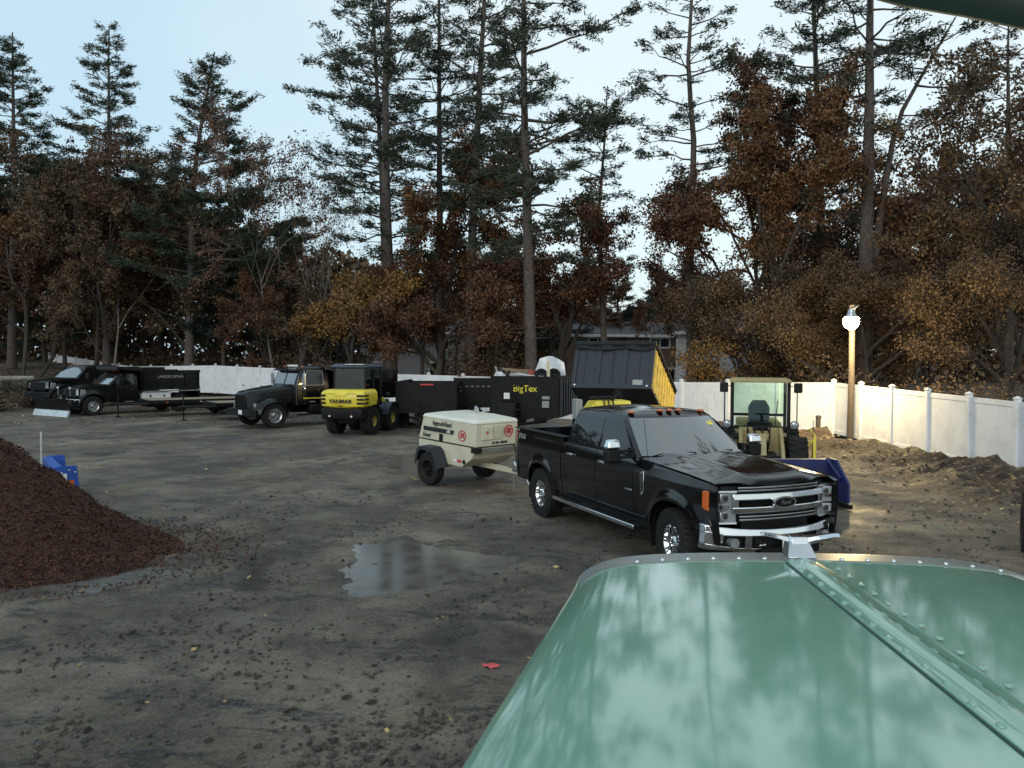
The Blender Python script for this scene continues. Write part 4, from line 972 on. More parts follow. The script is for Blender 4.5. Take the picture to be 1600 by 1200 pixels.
# --- undergrowth along the fence, brush at the far left
lv = Leaves(); n = 70000; t = rng.random(n)
xs = np.concatenate([rng.uniform(-42, -6, n//2), rng.uniform(-6, 26, n-n//2)]); yb = np.interp(xs, [-42, -30, -19, -6, 7, 11, 14, 26], [72, 62, 56, 46, 36, 32, 24, 22])+rng.gamma(2, 1.6, n)
hh = (1.0+3.0*np.clip(fbm(xs, yb, .35, 3)+.4, 0, 1.3))*rng.random(n)*np.where((xs > 2) & (xs < 11) | (xs < -4) & (xs > -9), .45, 1)
lv.add(np.stack([xs, yb, hgt(xs, yb)+hh], 1), rng.normal(0, 1, (n, 3)), yb*.0042, yb*.0026)
V = np.concatenate(lv.V); o = npmesh('undergrowth', V, np.arange(len(V)).reshape(-1, 4), m_brown); tag(o, 'tangled brown undergrowth along the back of the fence', 'undergrowth', kind='stuff')
for i, (px, py, Y, w_, h_, m, lab) in enumerate(((20, 600, 44, 2.2, 1.5, m_olive, 'olive green brush on the rise at the left edge'), (70, 615, 43, 1.8, 1.2, m_brown, 'brown brush beside the plow blade'), (-25, 600, 40, 2.4, 1.6, m_brown, 'brown brush cut by the left edge of the picture'))):
    rs = np.random.default_rng(90+i); b = at(px, py, Y); z = float(hgt(b.x, Y)); T = thing('bush', lab, 'bush', (b.x, Y, z))
    a = rs.uniform(0, 6.28, 260); el = rs.uniform(.2, 1.4, 260); mb = MB(); lv = Leaves()
    for q in range(120):
        e = Vector((math.cos(a[q])*math.cos(el[q])*w_, math.sin(a[q])*math.cos(el[q])*w_, math.sin(el[q])*h_))*rs.uniform(.5, 1); mb.tube([(0, 0, -.1), e*.5+Vector((0, 0, .1)), e], [.02, .012, .004], 3, False)
        lv.add(np.array(e)[None]*rs.uniform(.35, 1.05, (24, 1))+rs.normal(0, .12, (24, 3)), rs.normal(0, 1, (24, 3)), .15, .08)
    mb.build('stems', m_barkl, T, fixn=False); lv.build('leaves', m, T)
# ================================================================ HOUSES BEHIND THE WOODS
def house(label, X, Y, yaw, L, D, wallh, roofh, mw, mr, wins, z0=0.0):
    T = thing('house', label, 'house', (X, Y, z0+float(hgt(X, Y))-.1), yaw)
    mb = MB(); mb.b2(-L/2, L/2, -D/2, D/2, 0, wallh); mb.prism([(-D/2, wallh), (D/2, wallh), (0, wallh+roofh)], -L/2, L/2, 'x'); mb.build('wall', mw, T, smooth=0)
    mb = MB()
    for s in (-1, 1):
        e = .45; y1, z1 = s*(D/2+e), wallh-e*roofh/(D/2); mb.hexa([(-L/2-.3, y1, z1), (L/2+.3, y1, z1), (L/2+.3, 0, wallh+roofh), (-L/2-.3, 0, wallh+roofh)], [(-L/2-.3, y1, z1+.15), (L/2+.3, y1, z1+.15), (L/2+.3, 0, wallh+roofh+.16), (-L/2-.3, 0, wallh+roofh+.16)])
    rf = mb.build('roof', mr, T, smooth=0)
    MB().box((L*.2, 0, wallh+roofh+.3), (.6, .6, 1.2)).build('chimney', M('chimney_brick', (.22, .10, .07), .9), rf, smooth=0)
    mb = MB(); mb.box((0, -D/2-.47, wallh-.47*roofh/(D/2)+.02), (L+.6, .05, .2)); mb.build('gutter', m_white, rf, smooth=0)
    for (x, z, w_, h_) in wins:
        mb = MB(); t = .12
        mb.box((x, -D/2-.03, z+h_/2), (w_+t, .08, t)); mb.box((x, -D/2-.03, z-h_/2), (w_+t, .10, t))
        for q in (-1, 0, 1): mb.box((x+q*w_/2, -D/2-.025, z), (t if q else .07, .07, h_-t))
        f = mb.build('window', m_white, T, smooth=0); MB().box((x, -D/2-.006, z), (w_, .012, h_)).build('pane', m_glassd, f, smooth=0)
    return T
m_shing = M('roof_shingle', (.12, .12, .125), .9, var=.25, vs=8, bump=.4); m_siding = M('brown_siding', (.16, .115, .085), .8); m_greysid = M('grey_siding', (.25, .26, .28), .8); m_whsid = M('white_siding', (.66, .70, .76), .7)
house('grey house with white windows glimpsed behind the big pine', -8.6, 72, R(4), 9, 7, 4.6, 1.6, m_greysid, m_shing, [(-3, 3.6, 1.0, 1.2), (-.5, 3.6, 1.4, 1.2), (2.5, 3.6, 1.0, 1.2), (-3, 1.3, 1.0, 1.2), (2, 1.3, 1.4, 1.2)])
house('brown sided house with a double white window above the raised dump box', 8.0, 62, R(10), 9.5, 7, 4.3, .9, m_siding, m_shing, [(2.2, 3.7, 1.5, .7), (-2.5, 3.6, 1.3, .9), (2.6, 1.3, 1.6, 1.1)])
house('pale blue grey house between the dump box and the tan loader', 14.6, 58, R(-12), 5.5, 6, 4.6, 1.2, m_whsid, m_shing, [(-.8, 1.5, 1.6, 1.2), (1.4, 3.6, 1.0, 1.0)])
# ================================================================ TRUCK HELPERS
def cabshell(mb, xr, xf0, xf1, hw0, hw1, z0, z1, zr):
    """xr rear, xf0 windshield foot, xf1 windshield head"""
    def ring(z, xf, hw, i=0): return [(xf-i, -hw+.06+i, z), (xf-.06-i, -hw+i, z), (xr+i, -hw+i, z), (xr+i, hw-i, z), (xf-.06-i, hw-i, z), (xf-i, hw-.06-i, z)]
    mb.loft([ring(z0, xf0+.02, hw0), ring(z1, xf0, hw0), ring(zr-.07, xf1, hw1), ring(zr-.02, xf1-.03, hw1-.04), ring(zr, xf1-.10, hw1-.14)])
def dumpbody(T, x0, x1, hw, z0, z1, m, ribs=6, shield=0.0, name='dump_body', letters=None, lm=None, slope=.0):
    mb = MB(); t = .05
    mb.b2(x0, x1, -hw, hw, z0, z0+.08); mb.b2(x0, x1, -hw, -hw+t, z0+.08, z1); mb.b2(x0, x1, hw-t, hw, z0+.08, z1); mb.b2(x1-t, x1, -hw+t, hw-t, z0+.08, z1+slope); mb.b2(x0, x0+t, -hw+t, hw-t, z0+.08, z1-.05)
    o = mb.build(name, m, T, smooth=0)
    for s in (-1, 1):
        mb = MB(); mb.b2(x0-.02, x1+.02, s*hw, s*(hw+.06), z1-.12, z1+.02); mb.b2(x0-.02, x1+.02, s*hw, s*(hw+.05), z0, z0+.12)
        for k in range(ribs): x = x0+.05+(x1-x0-.1)*k/(ribs-1); mb.hexa([(x-.05, s*hw, z0+.12), (x+.05, s*hw, z0+.12), (x+.04, s*(hw+.05), z0+.12), (x-.04, s*(hw+.05), z0+.12)], [(x-.05, s*hw, z1-.12), (x+.05, s*hw, z1-.12), (x+.04, s*(hw+.05), z1-.12), (x-.04, s*(hw+.05), z1-.12)])
        mb.build('side_frame', m, o, smooth=0)
        if letters: text('side_lettering', letters, .20, lm or m_greyp, o, ((x0+x1)/2+.1, s*(hw+.055), z1-.30), (math.pi/2, 0, 0 if s < 0 else math.pi), .003, sx=1.0)
    if shield:
        mb = MB(); mb.hexa([(x1-.05, -hw, z1-.05), (x1+shield, -hw, z1+.12), (x1+shield, hw, z1+.12), (x1-.05, hw, z1-.05)], [(x1-.05, -hw, z1+.02), (x1+shield, -hw, z1+.19), (x1+shield, hw, z1+.19), (x1-.05, hw, z1+.02)])
        mb.b2(x1+shield-.06, x1+shield+.01, -hw, hw, z1+.06, z1+.24); mb.build('cab_shield', m, o, smooth=0)
    return o
def chassis(T, x0, x1, z=.7, axles=(), w=.42):
    mb = MB(); mb.b2(x0, x1, -w-.04, -w+.04, z-.12, z+.12); mb.b2(x0, x1, w-.04, w+.04, z-.12, z+.12)
    for x in axles: mb.box((x, 0, .46), (.14, 1.5, .14)); mb.ball((x, 0, .46), .2)
    for k in range(5): x = x0+(x1-x0)*(k+.5)/5; mb.box((x, 0, z), (.08, 2*w, .1))
    mb.b2(x1-1.4, x1-.3, -.35, .35, z-.2, z+.3)
    return mb.build('chassis', m_steelblk, T, smooth=0)
def worktruck(name, label, loc, yaw, plow, body, scale=1.0, crew=False, cat='plow truck'):
    T = thing(name, label, cat, loc, yaw, scale=scale); WB = 4.3; m = m_blackt
    chassis(T, -1.2, WB+.6, .72, (0, WB))
    for x in (0, WB):
        for s in (-1, 1): wheel(T, (x, s*.88, .45), .45, .28, .27, s, 0, 'dish', m_alu, lug=20)
    # cab and hood
    cr = 1.35 if crew else 2.15
    mb = MB(); cabshell(mb, cr, 3.55, 2.95, .95, .80, .62, 1.42, 2.04); cab = mb.build('cab', m, T, bevel=.03, smooth=40)
    def hd(u, v):
        t = 2*v-1; x = 3.5+1.42*u-.10*t*t*u; return (x, t*(.93-.05*u), 1.44-.16*u**2*1.0-.05*abs(t)**3-.10*max(0, u-.9)*10*.5)
    MB().grid(hd, 10, 10).build('hood', m, T, smooth=60, solid=.03)
    for s in (-1, 1):
        def fen(u, v):
            x = 3.3+1.6*u; b = arch_z(x, WB, .55, .45, .58); z = b+(1.40-.13*u**2-b)*v
            y = .97+.06*math.exp(-((math.hypot(x-WB, z-.45)-.58)/.10)**2)-.08*u**3
            return (x, s*y, z)
        MB().grid(fen, 24, 8).build('front_fender', m, T, smooth=60, solid=.04)
        mb = MB(); mb.add([(2.35, s*.966, 1.40), (3.42, s*.966, 1.38), (3.02, s*.872, 1.93), (2.35, s*.872, 1.93)], [(0, 1, 2, 3)]); mb.build('side_window', m_glassd, T, solid=.01, smooth=0)
        mb = MB(); mb.box((3.0, s*1.0, 1.22), (.05, .04, .03)); mb.tube([(3.25, s*.95, 1.45), (3.2, s*1.2, 1.5)], .02, 6); mb.b2(3.13, 3.23, s*1.14, s*1.34, 1.38, 1.68); mb.build('mirror', m_plastic, T, smooth=0)
        mb = MB(); mb.b2(2.35, 2.5, s*.985, s*.999, 1.20, 1.24); mb.build('door_handle', m_chrome, T, smooth=0)
        hl = MB(); hl.hexa([(4.70, s*.62, .95), (4.92, s*.62, .95), (4.84, s*.93, .95), (4.6, s*.95, .95)], [(4.70, s*.62, 1.22), (4.90, s*.62, 1.22), (4.80, s*.93, 1.22), (4.6, s*.95, 1.22)]); hl.build('headlight', m_head, T, bevel=.01)
        MB().b2(2.3, 3.4, s*.86, s*1.04, .48, .55).build('step', m_plastic, T, smooth=0)
    mb = MB(); mb.grid(lambda u, v: (3.56-.59*v-.02*(2*u-1)**2+.012, (2*u-1)*(.88-.13*v), 1.44+.50*v), 8, 4); mb.build('windshield', m_wind, T, smooth=60)
    mb = MB(); mb.b2(4.78, 4.90, -.62, .62, .85, 1.24); g_ = mb.build('grille', m_plastic, T, bevel=.01)
    for z in (.95, 1.05, 1.15): MB().b2(4.88, 4.925, -.60, .60, z-.02, z+.02).build('grille_bar', m_steelblk, g_, smooth=0)
    mb = MB(); mb.hexa([(4.9, -.98, .50), (5.05, -.8, .50), (5.05, .8, .50), (4.9, .98, .50)], [(4.9, -.98, .78), (5.05, -.8, .78), (5.05, .8, .78), (4.9, .98, .78)]); mb.build('front_bumper', m_chrome if plow else m_plastic, T, bevel=.02)
    for y in (-.5, -.15, 0, .15, .5): MB().ball((2.88, y, 2.05), .05, 8, 5, (1.2, 1, .5)).build('marker_lamp', m_amber, T)
    if plow:
        P = thing_part('snow_plow', T); P.location = (5.75, 0, 0); P.rotation_euler = (0, 0, .12)
        n = 10
        def bl(u, v):
            y = (2*u-1)*1.42; a = v*1.35; return (-.10+.45*(1-math.cos(a))*.9-.0+.28*math.sin(a*2)*-.2, y, .17+.62*v+.1*v*abs(2*u-1))
        MB().grid(bl, 24, n).build('moldboard', m_steelblk, P, smooth=60, solid=.02)
        mb = MB(); mb.add([(-.02, -1.42, .02), (-.02, 1.42, .02), (-.10, 1.42, .30), (-.10, -1.42, .30), (.08, -1.42, .02), (.08, 1.42, .02), (-.02, 1.42, .30), (-.02, -1.42, .30)], [(4, 5, 6, 7), (0, 3, 2, 1), (0, 1, 5, 4), (2, 3, 7, 6), (0, 4, 7, 3), (1, 2, 6, 5)])
        mb.build('cutting_edge', M('worn_steel', (.62, .66, .66), .35, .6, dirt=(.25, .22, .2), dirt_amt=.6), P, smooth=0)
        mb = MB()
        for y in (-1.0, -.4, .4, 1.0): mb.box((-.16, y, .5), (.06, .05, .55))
        mb.tube([(-.16, 0, .35), (-.75, .45, .4)], .05, 6); mb.tube([(-.16, 0, .35), (-.75, -.45, .4)], .05, 6); mb.tube([(-.7, 0, .4), (-.62, 0, 1.0)], .04, 6); mb.build('push_frame', m_steelblk, P, smooth=0)
        for s in (-1, 1):
            mb = MB(); mb.tube([(-.62, s*.5, .95), (-.62, s*.5, 1.22)], .02, 6); mb.ball((-.60, s*.5, 1.28), .09, 10, 7, (.6, 1.2, .8)); mb.build('plow_lamp', m_head, P)
            MB().tube([(.0, s*1.38, .85), (.0, s*1.38, 1.35)], .012, 6).build('blade_guide', m_plastic, P)
    body(T)
    return T
def bodyB(T):
    b = dumpbody(T, -1.0, 1.95, 1.05, 1.12, 2.06, m_blackt, 5, 1.25, letters='LANDSCAPING', lm=m_greyp)
    MB().b2(-1.0, 1.95, 1.04, 1.10, 1.02, 1.08).build('rub_rail', m_alu, b, smooth=0)
    for s in (-1, 1):
        mb = MB(); mb.b2(.55, 1.95, s*.70, s*1.06, .60, 1.0); q = mb.build('tool_box', m_white, T, bevel=.01)
        for x in (.9, 1.6): MB().b2(x-.04, x+.04, s*1.06, s*1.075, .78, .88).build('latch', m_plastic, q, smooth=0)
        mb = MB(); mb.b2(1.97, 2.03, s*.9, s*1.0, 1.0, 2.2); mb.build('stake', m_blackt, b, smooth=0)
    MB().b2(-1.08, -1.0, -1.0, 1.0, .62, 1.1).build('rear_panel', m_steelblk, T, smooth=0)
YT = math.atan2(-.69, -.72)
worktruck('plow_truck', 'black plow truck with its steel edged blade lowered and a white side tool box', (-17.58, 41.45, float(hgt(-17.58, 41.4))), math.atan2(-.78, -.62), True, bodyB)
def bodyA(T):
    b = dumpbody(T, -1.3, 1.2, 1.02, 1.1, 1.9, m_blackt, 4, .0)
worktruck('work_truck', 'black crew cab work truck parked behind the plow truck at far left', (-21.9, 46.2, float(hgt(-21.9, 46.2))+.05), YT+.30, False, bodyA, 1.08, True, cat='work truck')
# ---- bonneted dump truck
def bonnet_truck():
    T = thing('dump_truck', 'black long nosed dump truck with big round fenders, parked left of the yellow loader', 'dump truck', (-6.35, 35.5, 0), YT); WB = 5.0; m = m_blackt
    chassis(T, -.8, WB+.75, .8, (0, WB))
    for s in (-1, 1):
        wheel(T, (WB, s*1.0, .50), .50, .29, .30, s, 0, 'dish', m_alu); wheel(T, (0, s*1.02, .50), .50, .27, .30, s, 0, 'dish', m_steelblk); wheel(T, (0, s*.72, .50), .50, .27, .30, s, 0, 'plain', m_steelblk)
    mb = MB(); cabshell(mb, 2.55, 4.02, 3.80, 1.0, .92, .85, 1.62, 2.36); mb.build('cab', m, T, bevel=.03, smooth=40)
    rings = []
    for x, hw_, zt, zb_ in ((3.98, .78, 1.66, .95), (4.6, .70, 1.60, .9), (5.3, .60, 1.50, .82), (5.78, .54, 1.42, .70), (5.86, .50, 1.36, .72)):
        r = .16; rings.append([(x, -hw_, zb_), (x, -hw_, zt-r), (x, -hw_+r*.4, zt-r*.35), (x, -hw_+r*1.3, zt), (x, hw_-r*1.3, zt), (x, hw_-r*.4, zt-r*.35), (x, hw_, zt-r), (x, hw_, zb_)])
    MB().loft(rings).build('hood', m, T, smooth=50)
    mb = MB(); mb.b2(5.86, 5.90, -.45, .45, .76, 1.30); gr = mb.build('grille', m_plastic, T, bevel=.02)
    for k in range(9): MB().b2(5.895, 5.915, -.42+.1*k-.012+.02, -.42+.1*k+.012+.02, .80, 1.26).build('grille_bar', m_steelblk, gr, smooth=0)
    for s in (-1, 1):
        def fen(u, v):
            a = u*math.pi*.98-.05; rr = .70; y = .50+.72*v; dr = -.14*max(0, v-.72)/.28
            x = WB+.02-math.cos(a)*(rr+dr)*(1.0 if u < .5 else 1.12); z = .50+math.sin(a)*(.66+dr); return (x, s*y, max(z, .55))
        MB().grid(fen, 24, 10).build('front_fender', m, T, smooth=60, solid=.03)
        hl = MB(); hl.hexa([(5.45, s*.62, .78), (5.72, s*.62, .78), (5.70, s*1.02, .78), (5.45, s*1.05, .78)], [(5.45, s*.62, 1.0), (5.66, s*.62, 1.0), (5.62, s*1.0, 1.0), (5.45, s*1.02, 1.0)]); hl.build('fender_nose', m, T, bevel=.03)
        mb = MB(); mb.box((5.70, s*.84, .90), (.04, .24, .15)); mb.build('headlight', m_head, T, bevel=.01)
        # door with yellow stripe, window frame
        d = MB(); d.b2(2.78, 3.75, s*1.0, s*1.018, .95, 1.60); door = d.build('door', m, T, bevel=.008)
        MB().b2(2.80, 3.73, s*1.018, s*1.022, 1.10, 1.14).build('stripe', m_yelp, door, smooth=0); MB().b2(2.84, 2.96, s*1.018, s*1.03, 1.42, 1.45).build('handle', m_chrome, door, smooth=0)
        text('door_number', '7', .13, m_greyp, door, (3.05, s*1.021, 1.42), (math.pi/2, 0, 0 if s < 0 else math.pi), .002); MB().b2(3.2, 3.45, s*1.02, s*1.023, .96, .99).build('door_tag', m_greyp, door, smooth=0)
        gz = lambda z: 1.0-.08*(z-1.62)/.74
        mb = MB(); mb.add([(2.85, s*(gz(1.66)+.012), 1.66), (3.68, s*(gz(1.66)+.012), 1.66), (3.52, s*(gz(2.2)+.012), 2.2), (2.85, s*(gz(2.2)+.012), 2.2)], [(0, 1, 2, 3)]); mb.build('side_window', m_glassd, T, solid=.008, smooth=0)
        mb = MB(); fr_ = [(2.83, s*(gz(1.64)+.02), 1.64), (3.70, s*(gz(1.64)+.02), 1.64), (3.53, s*(gz(2.22)+.02), 2.22), (2.83, s*(gz(2.22)+.02), 2.22), (2.83, s*(gz(1.64)+.02), 1.64)]
        mb.tube(fr_, .012, 5); mb.build('window_frame', m_greyp, T)
        mb = MB(); mb.tube([(3.7, s*1.0, 2.25), (3.85, s*1.32, 2.2), (3.85, s*1.32, 1.5), (3.7, s*1.0, 1.4)], .014, 6); mr = mb.build('mirror_bracket', m_chrome, T); MB().b2(3.82, 3.88, s*1.20, s*1.40, 1.66, 2.12).build('mirror', m_alu, mr, bevel=.01)
        mb = MB(); mb.lathe([(.01, -.03), (.10, -.02), (.10, .0), (.01, .01)], (3.86, s*1.30, 1.52), 'x', 16); mb.build('round_mirror', m_chrome, mr)
        mb = MB(); mb.b2(2.6, 3.4, s*.62, s*1.02, .50, .86); mb.build('fuel_tank', m_steelblk, T, bevel=.05); MB().b2(2.55, 3.9, s*.8, s*1.05, .44, .49).build('step', m_steelblk, T, smooth=0)
        mb = MB(); mb.tube([(5.35, s*.55, 1.46), (5.38, s*.78, 1.62)], .012, 6); mb.ball((5.38, s*.80, 1.66), .07, 10, 7, (.5, 1, 1)); mb.build('fender_mirror', m_chrome, T)
        MB().b2(-.85, .80, s*.62, s*1.20, 1.02, 1.06).build('mud_guard', m_steelblk, T, smooth=0)
    for y, t in ((-.43, 0), (.43, 1)):
        mb = MB(); mb.add([(4.015+.005, y-.38, 1.68), (4.02, y+.38, 1.68), (3.825, y+.38, 2.24), (3.825, y-.38, 2.24)], [(0, 1, 2, 3)]); mb.build('windshield', m_wind, T, solid=.01, smooth=0)
    mb = MB(); mb.hexa([(3.74, -.9, 2.27), (4.02, -.88, 2.22), (4.02, .88, 2.22), (3.74, .9, 2.27)], [(3.74, -.9, 2.34), (4.02, -.88, 2.25), (4.02, .88, 2.25), (3.74, .9, 2.34)]); mb.build('sun_visor', m, T, smooth=0)
    for y in (-.7, -.12, 0, .12, .7): MB().ball((3.6, y, 2.38), .05, 8, 5, (1.3, 1, .7)).build('marker_lamp', m_amber, T)
    mb = MB(); mb.hexa([(5.78, -1.15, .48), (6.02, -1.0, .48), (6.02, 1.0, .48), (5.78, 1.15, .48)], [(5.78, -1.15, .74), (6.02, -1.0, .74), (6.02, 1.0, .74), (5.78, 1.15, .74)]); bp = mb.build('front_bumper', m_steelblk, T, bevel=.02)
    MB().b2(6.02, 6.03, .12, .42, .55, .71).build('license_plate', m_whitep, bp, smooth=0)
    MB().b2(3.55, 3.72, -.3, .3, 2.37, 2.45).build('roof_beacon', m_white, T, bevel=.02)
    MB().tube([(2.42, -.75, .7), (2.42, -.75, 2.45)], .06, 10).build('exhaust_stack', m_chrome, T)
    b = dumpbody(T, -.75, 2.25, 1.15, 1.05, 2.18, m_blackt, 6, .55, letters='PAVING & SITE', lm=m_greyp)
    mb = MB(); mb.tube([(-1.8, 0, 2.25), (2.2, 0, 2.42)], .001, 3)
    mb = MB(); mb.grid(lambda u, v: (-.70+2.92*u, (2*v-1)*1.1, 2.20+.14*(1-(2*v-1)**2)+.04*math.sin(u*40)), 30, 8); mb.build('rolled_tarp', m_plastic, b, smooth=60, solid=.02)
    mb = MB(); mb.b2(1.9, 2.3, -.3, .3, .9, 2.0); mb.build('hoist', m_steelblk, T, smooth=0)
    return T
bonnet_truck()
# ---- flatbed trailers
def flatbed(label, tongue, dirv, L, wd=2.1):
    ang = math.atan2(dirv[1], dirv[0]); T = thing('flatbed_trailer', label, 'trailer', (tongue[0], tongue[1], 0), ang, 'black deck trailers between the trucks')
    mb = MB(); mb.b2(0, 1.25, -.05, .05, .55, .68); mb.tube([(0, 0, .6), (1.25, -.8, .62)], .05, 6); mb.tube([(0, 0, .6), (1.25, .8, .62)], .05, 6); mb.b2(-.25, .05, -.06, .06, .52, .60); mb.build('tongue', m_steelblk, T)
    mb = MB(); mb.tube([(.15, .12, .05), (.15, .12, 1.05)], .035, 8); mb.tube([(.15, .12, 1.0), (.15, .32, 1.02)], .015, 6); mb.box((.15, .12, .03), (.22, .22, .03)); mb.build('jack', m_steelblk, T)
    mb = MB(); mb.b2(1.2, 1.2+L, -wd/2, -wd/2+.07, .60, .78); mb.b2(1.2, 1.2+L, wd/2-.07, wd/2, .60, .78); mb.b2(1.2, 1.28, -wd/2, wd/2, .58, .78)
    for k in range(int(L/.5)): mb.b2(1.3+.5*k, 1.36+.5*k, -wd/2+.07, wd/2-.07, .62, .72)
    mb.b2(1.2, 1.2+L, -.5, -.4, .45, .62); mb.b2(1.2, 1.2+L, .4, .5, .45, .62); mb.build('frame', m_steelblk, T, smooth=0)
    for k in range(9): y0 = -wd/2+.08+k*(wd-.16)/9; MB().b2(1.29, 1.2+L, y0+.006, y0+(wd-.16)/9-.006, .73, .775).build('plank', m_wood, T, smooth=0)
    mb = MB()
    for s in (-1, 1): 
        for k in range(6): mb.b2(1.5+k*L/6, 1.56+k*L/6, s*wd/2, s*(wd/2+.05), .62, .74)
        mb.b2(1.3, 1.1+L, s*(wd/2+.05), s*(wd/2+.07), .66, .70)
    mb.build('stake_pockets', m_steelblk, T, smooth=0)
    for k in range(3): MB().b2(1.9+k*L/4, 2.02+k*L/4, -wd/2-.075, -wd/2-.07, .665, .695).build('reflector', m_whitep if k else m_amber, T, smooth=0)
    for x in (1.2+L*.58, 1.2+L*.58+.85):
        for s in (-1, 1): wheel(T, (x, s*(wd/2-.22), .36), .36, .20, .2, s, 0, 'dish', m_alu)
    return T
flatbed('black deck trailer with a jack at its tongue, in front of the plow truck', (-17.9, 36.3), (.8, .6), 6.0)
flatbed('shorter black deck trailer beside the nose of the long nosed dump truck', (-14.2, 34.5), (.8, .6), 3.6)
# ---- yellow wheel loader seen from behind
def loader_yellow():
    T = thing('wheel_loader', 'small yellow wheel loader with its back to the camera and a glazed cab', 'wheel loader', (-5.75, 29.2, 0), R(75))
    y_ = m_yellow
    for x, nm in ((0, 0), (1.65, 1)):
        for s in (-1, 1): wheel(T, (x, s*.66, .50), .50, .40, .215, s, 0, 'dish', M('muddy_yellow', (.42, .33, .06), .6, dirt=(.06, .05, .03), dirt_amt=.9), lug=18)
    mb = MB(); rings = []
    for z, xr, hw_ in ((.98, -.92, .70), (1.05, -1.0, .80), (1.30, -1.02, .84), (1.52, -1.0, .82), (1.60, -.92, .76), (1.63, -.80, .68)):
        ring = []; xfz = .25
        for a in np.linspace(0, 1, 9): t = 2*a-1; ring.append((xr+.16*abs(t)**3.0, t*hw_, z))
        ring += [(xfz, hw_, z), (xfz, -hw_, z)]; rings.append(ring)
    body = mb.loft(rings).build('engine_cover', y_, T, smooth=45)
    for s in (-1, 1):
        for z in (1.16, 1.29, 1.42):
            mb = MB(); mb.hexa([(-.96, s*.60, z-.035), (-.90, s*.83, z-.035), (-.86, s*.83, z-.035), (-.9, s*.6, z-.035)], [(-.97, s*.60, z+.035), (-.88, s*.845, z+.035), (-.80, s*.84, z+.035), (-.9, s*.6, z+.035)]); mb.build('vent', m_plastic, body, smooth=0)
            mb = MB(); mb.b2(-.78, -.50, s*.835, s*.85, z-.03, z+.03); mb.build('vent', m_plastic, body, smooth=0)
    text('rear_lettering', 'YANMAR', .19, m_blackp, body, (-1.028, 0, 1.22), (math.pi/2, 0, -math.pi/2), .004, bold=.006, sx=1.12)
    MB().b2(-1.03, -1.02, -.08, .08, 1.05, 1.075).build('badge', m_blackp, body, smooth=0)
    mb = MB(); mb.tube([(-1.02, .62, 1.50), (-1.03, .28, 1.50), (-1.03, .18, 1.42), (-1.03, -.18, 1.42), (-1.03, -.28, 1.50), (-1.02, -.62, 1.50)], .008, 4); mb.build('cover_seam', M('dark_yellow', (.45, .34, .03), .5), body)
    mb = MB(); rings = [[(-.98+.05*k, y, z) for y in (-.78, .78)]+[(.4, .78, z), (.4, -.78, z)] for k, z in ((1, .58), (0, .72), (0, .97))]; mb.loft(rings); mb.b2(-.5, .8, -.4, .4, .4, .6); mb.build('counterweight', m_plastic, T, bevel=.05)
    for s in (-1, 1): MB().tube([(-1.0, s*.42, .70), (-1.03, s*.42, .70)], .035, 10).build('tail_lamp', m_white, T); MB().tube([(-1.0, s*.42, .80), (-1.03, s*.42, .80)], .03, 10).build('tail_lamp', m_red, T)
    # cab
    x0, x1, hw_ = -.30, 1.05, .62; mb = MB()
    for x, y in ((x0, -hw_), (x0, hw_), (x1, -hw_), (x1, hw_), (.42, -hw_), (.42, hw_)): mb.tube([(x, y, 1.0), (x+(.03 if x < 0 else -.03), y*.97, 2.40)], .035, 8)
    mb.b2(x0, x1, -hw_-.02, hw_+.02, 1.0, 1.12); cf = mb.build('cab_frame', m_plastic, T)
    mb = MB(); mb.loft([[(x0-.12+i, -.70+i, z), (x1+.12-i, -.70+i, z), (x1+.12-i, .70-i, z), (x0-.12+i, .70-i, z)] for z, i in ((2.38, .04), (2.42, 0), (2.48, .02), (2.53, .14))]); rf = mb.build('cab_roof', M('blue_grey_plastic', (.05, .065, .095), .5), T, bevel=.02)
    MB().b2(x0-.16, x0+.05, -.66, -.30 if False else .1, 2.50, 2.535).build('roof_light_bar', m_alu, rf, smooth=0)
    for nm, vs in (('rear_glass', [(x0, -.58, 1.62), (x0, .58, 1.62), (x0+.02, .57, 2.36), (x0+.02, -.57, 2.36)]), ('front_glass', [(x1, -.58, 1.15), (x1, .58, 1.15), (x1-.03, .57, 2.36), (x1-.03, -.57, 2.36)]), ('side_glass', [(x0+.05, .62, 1.3), (x1-.06, .62, 1.15), (x1-.07, .60, 2.36), (x0+.06, .60, 2.36)]), ('side_glass', [(x0+.05, -.62, 1.3), (x1-.06, -.62, 1.15), (x1-.07, -.60, 2.36), (x0+.06, -.60, 2.36)])):
        MB().add(vs, [(0, 1, 2, 3)]).build(nm, m_tint, T, smooth=0, solid=.006)
    mb = MB(); mb.b2(.15, .6, -.24, .24, 1.25, 1.38); mb.hexa([(.12, -.22, 1.38), (.24, -.22, 1.38), (.24, .22, 1.38), (.12, .22, 1.38)], [(.02, -.2, 2.0), (.12, -.2, 2.0), (.12, .2, 2.0), (.02, .2, 2.0)]); mb.build('seat', m_plastic, T, bevel=.03)
    mb = MB(); mb.tube([(.95, 0, 1.1), (.82, 0, 1.65)], .03, 6); mb.lathe([(.16, -.01), (.18, 0), (.16, .01), (.15, 0)], (.80, 0, 1.68), 'x', 16, cap=False); mb.build('steering_wheel', m_plastic, T)
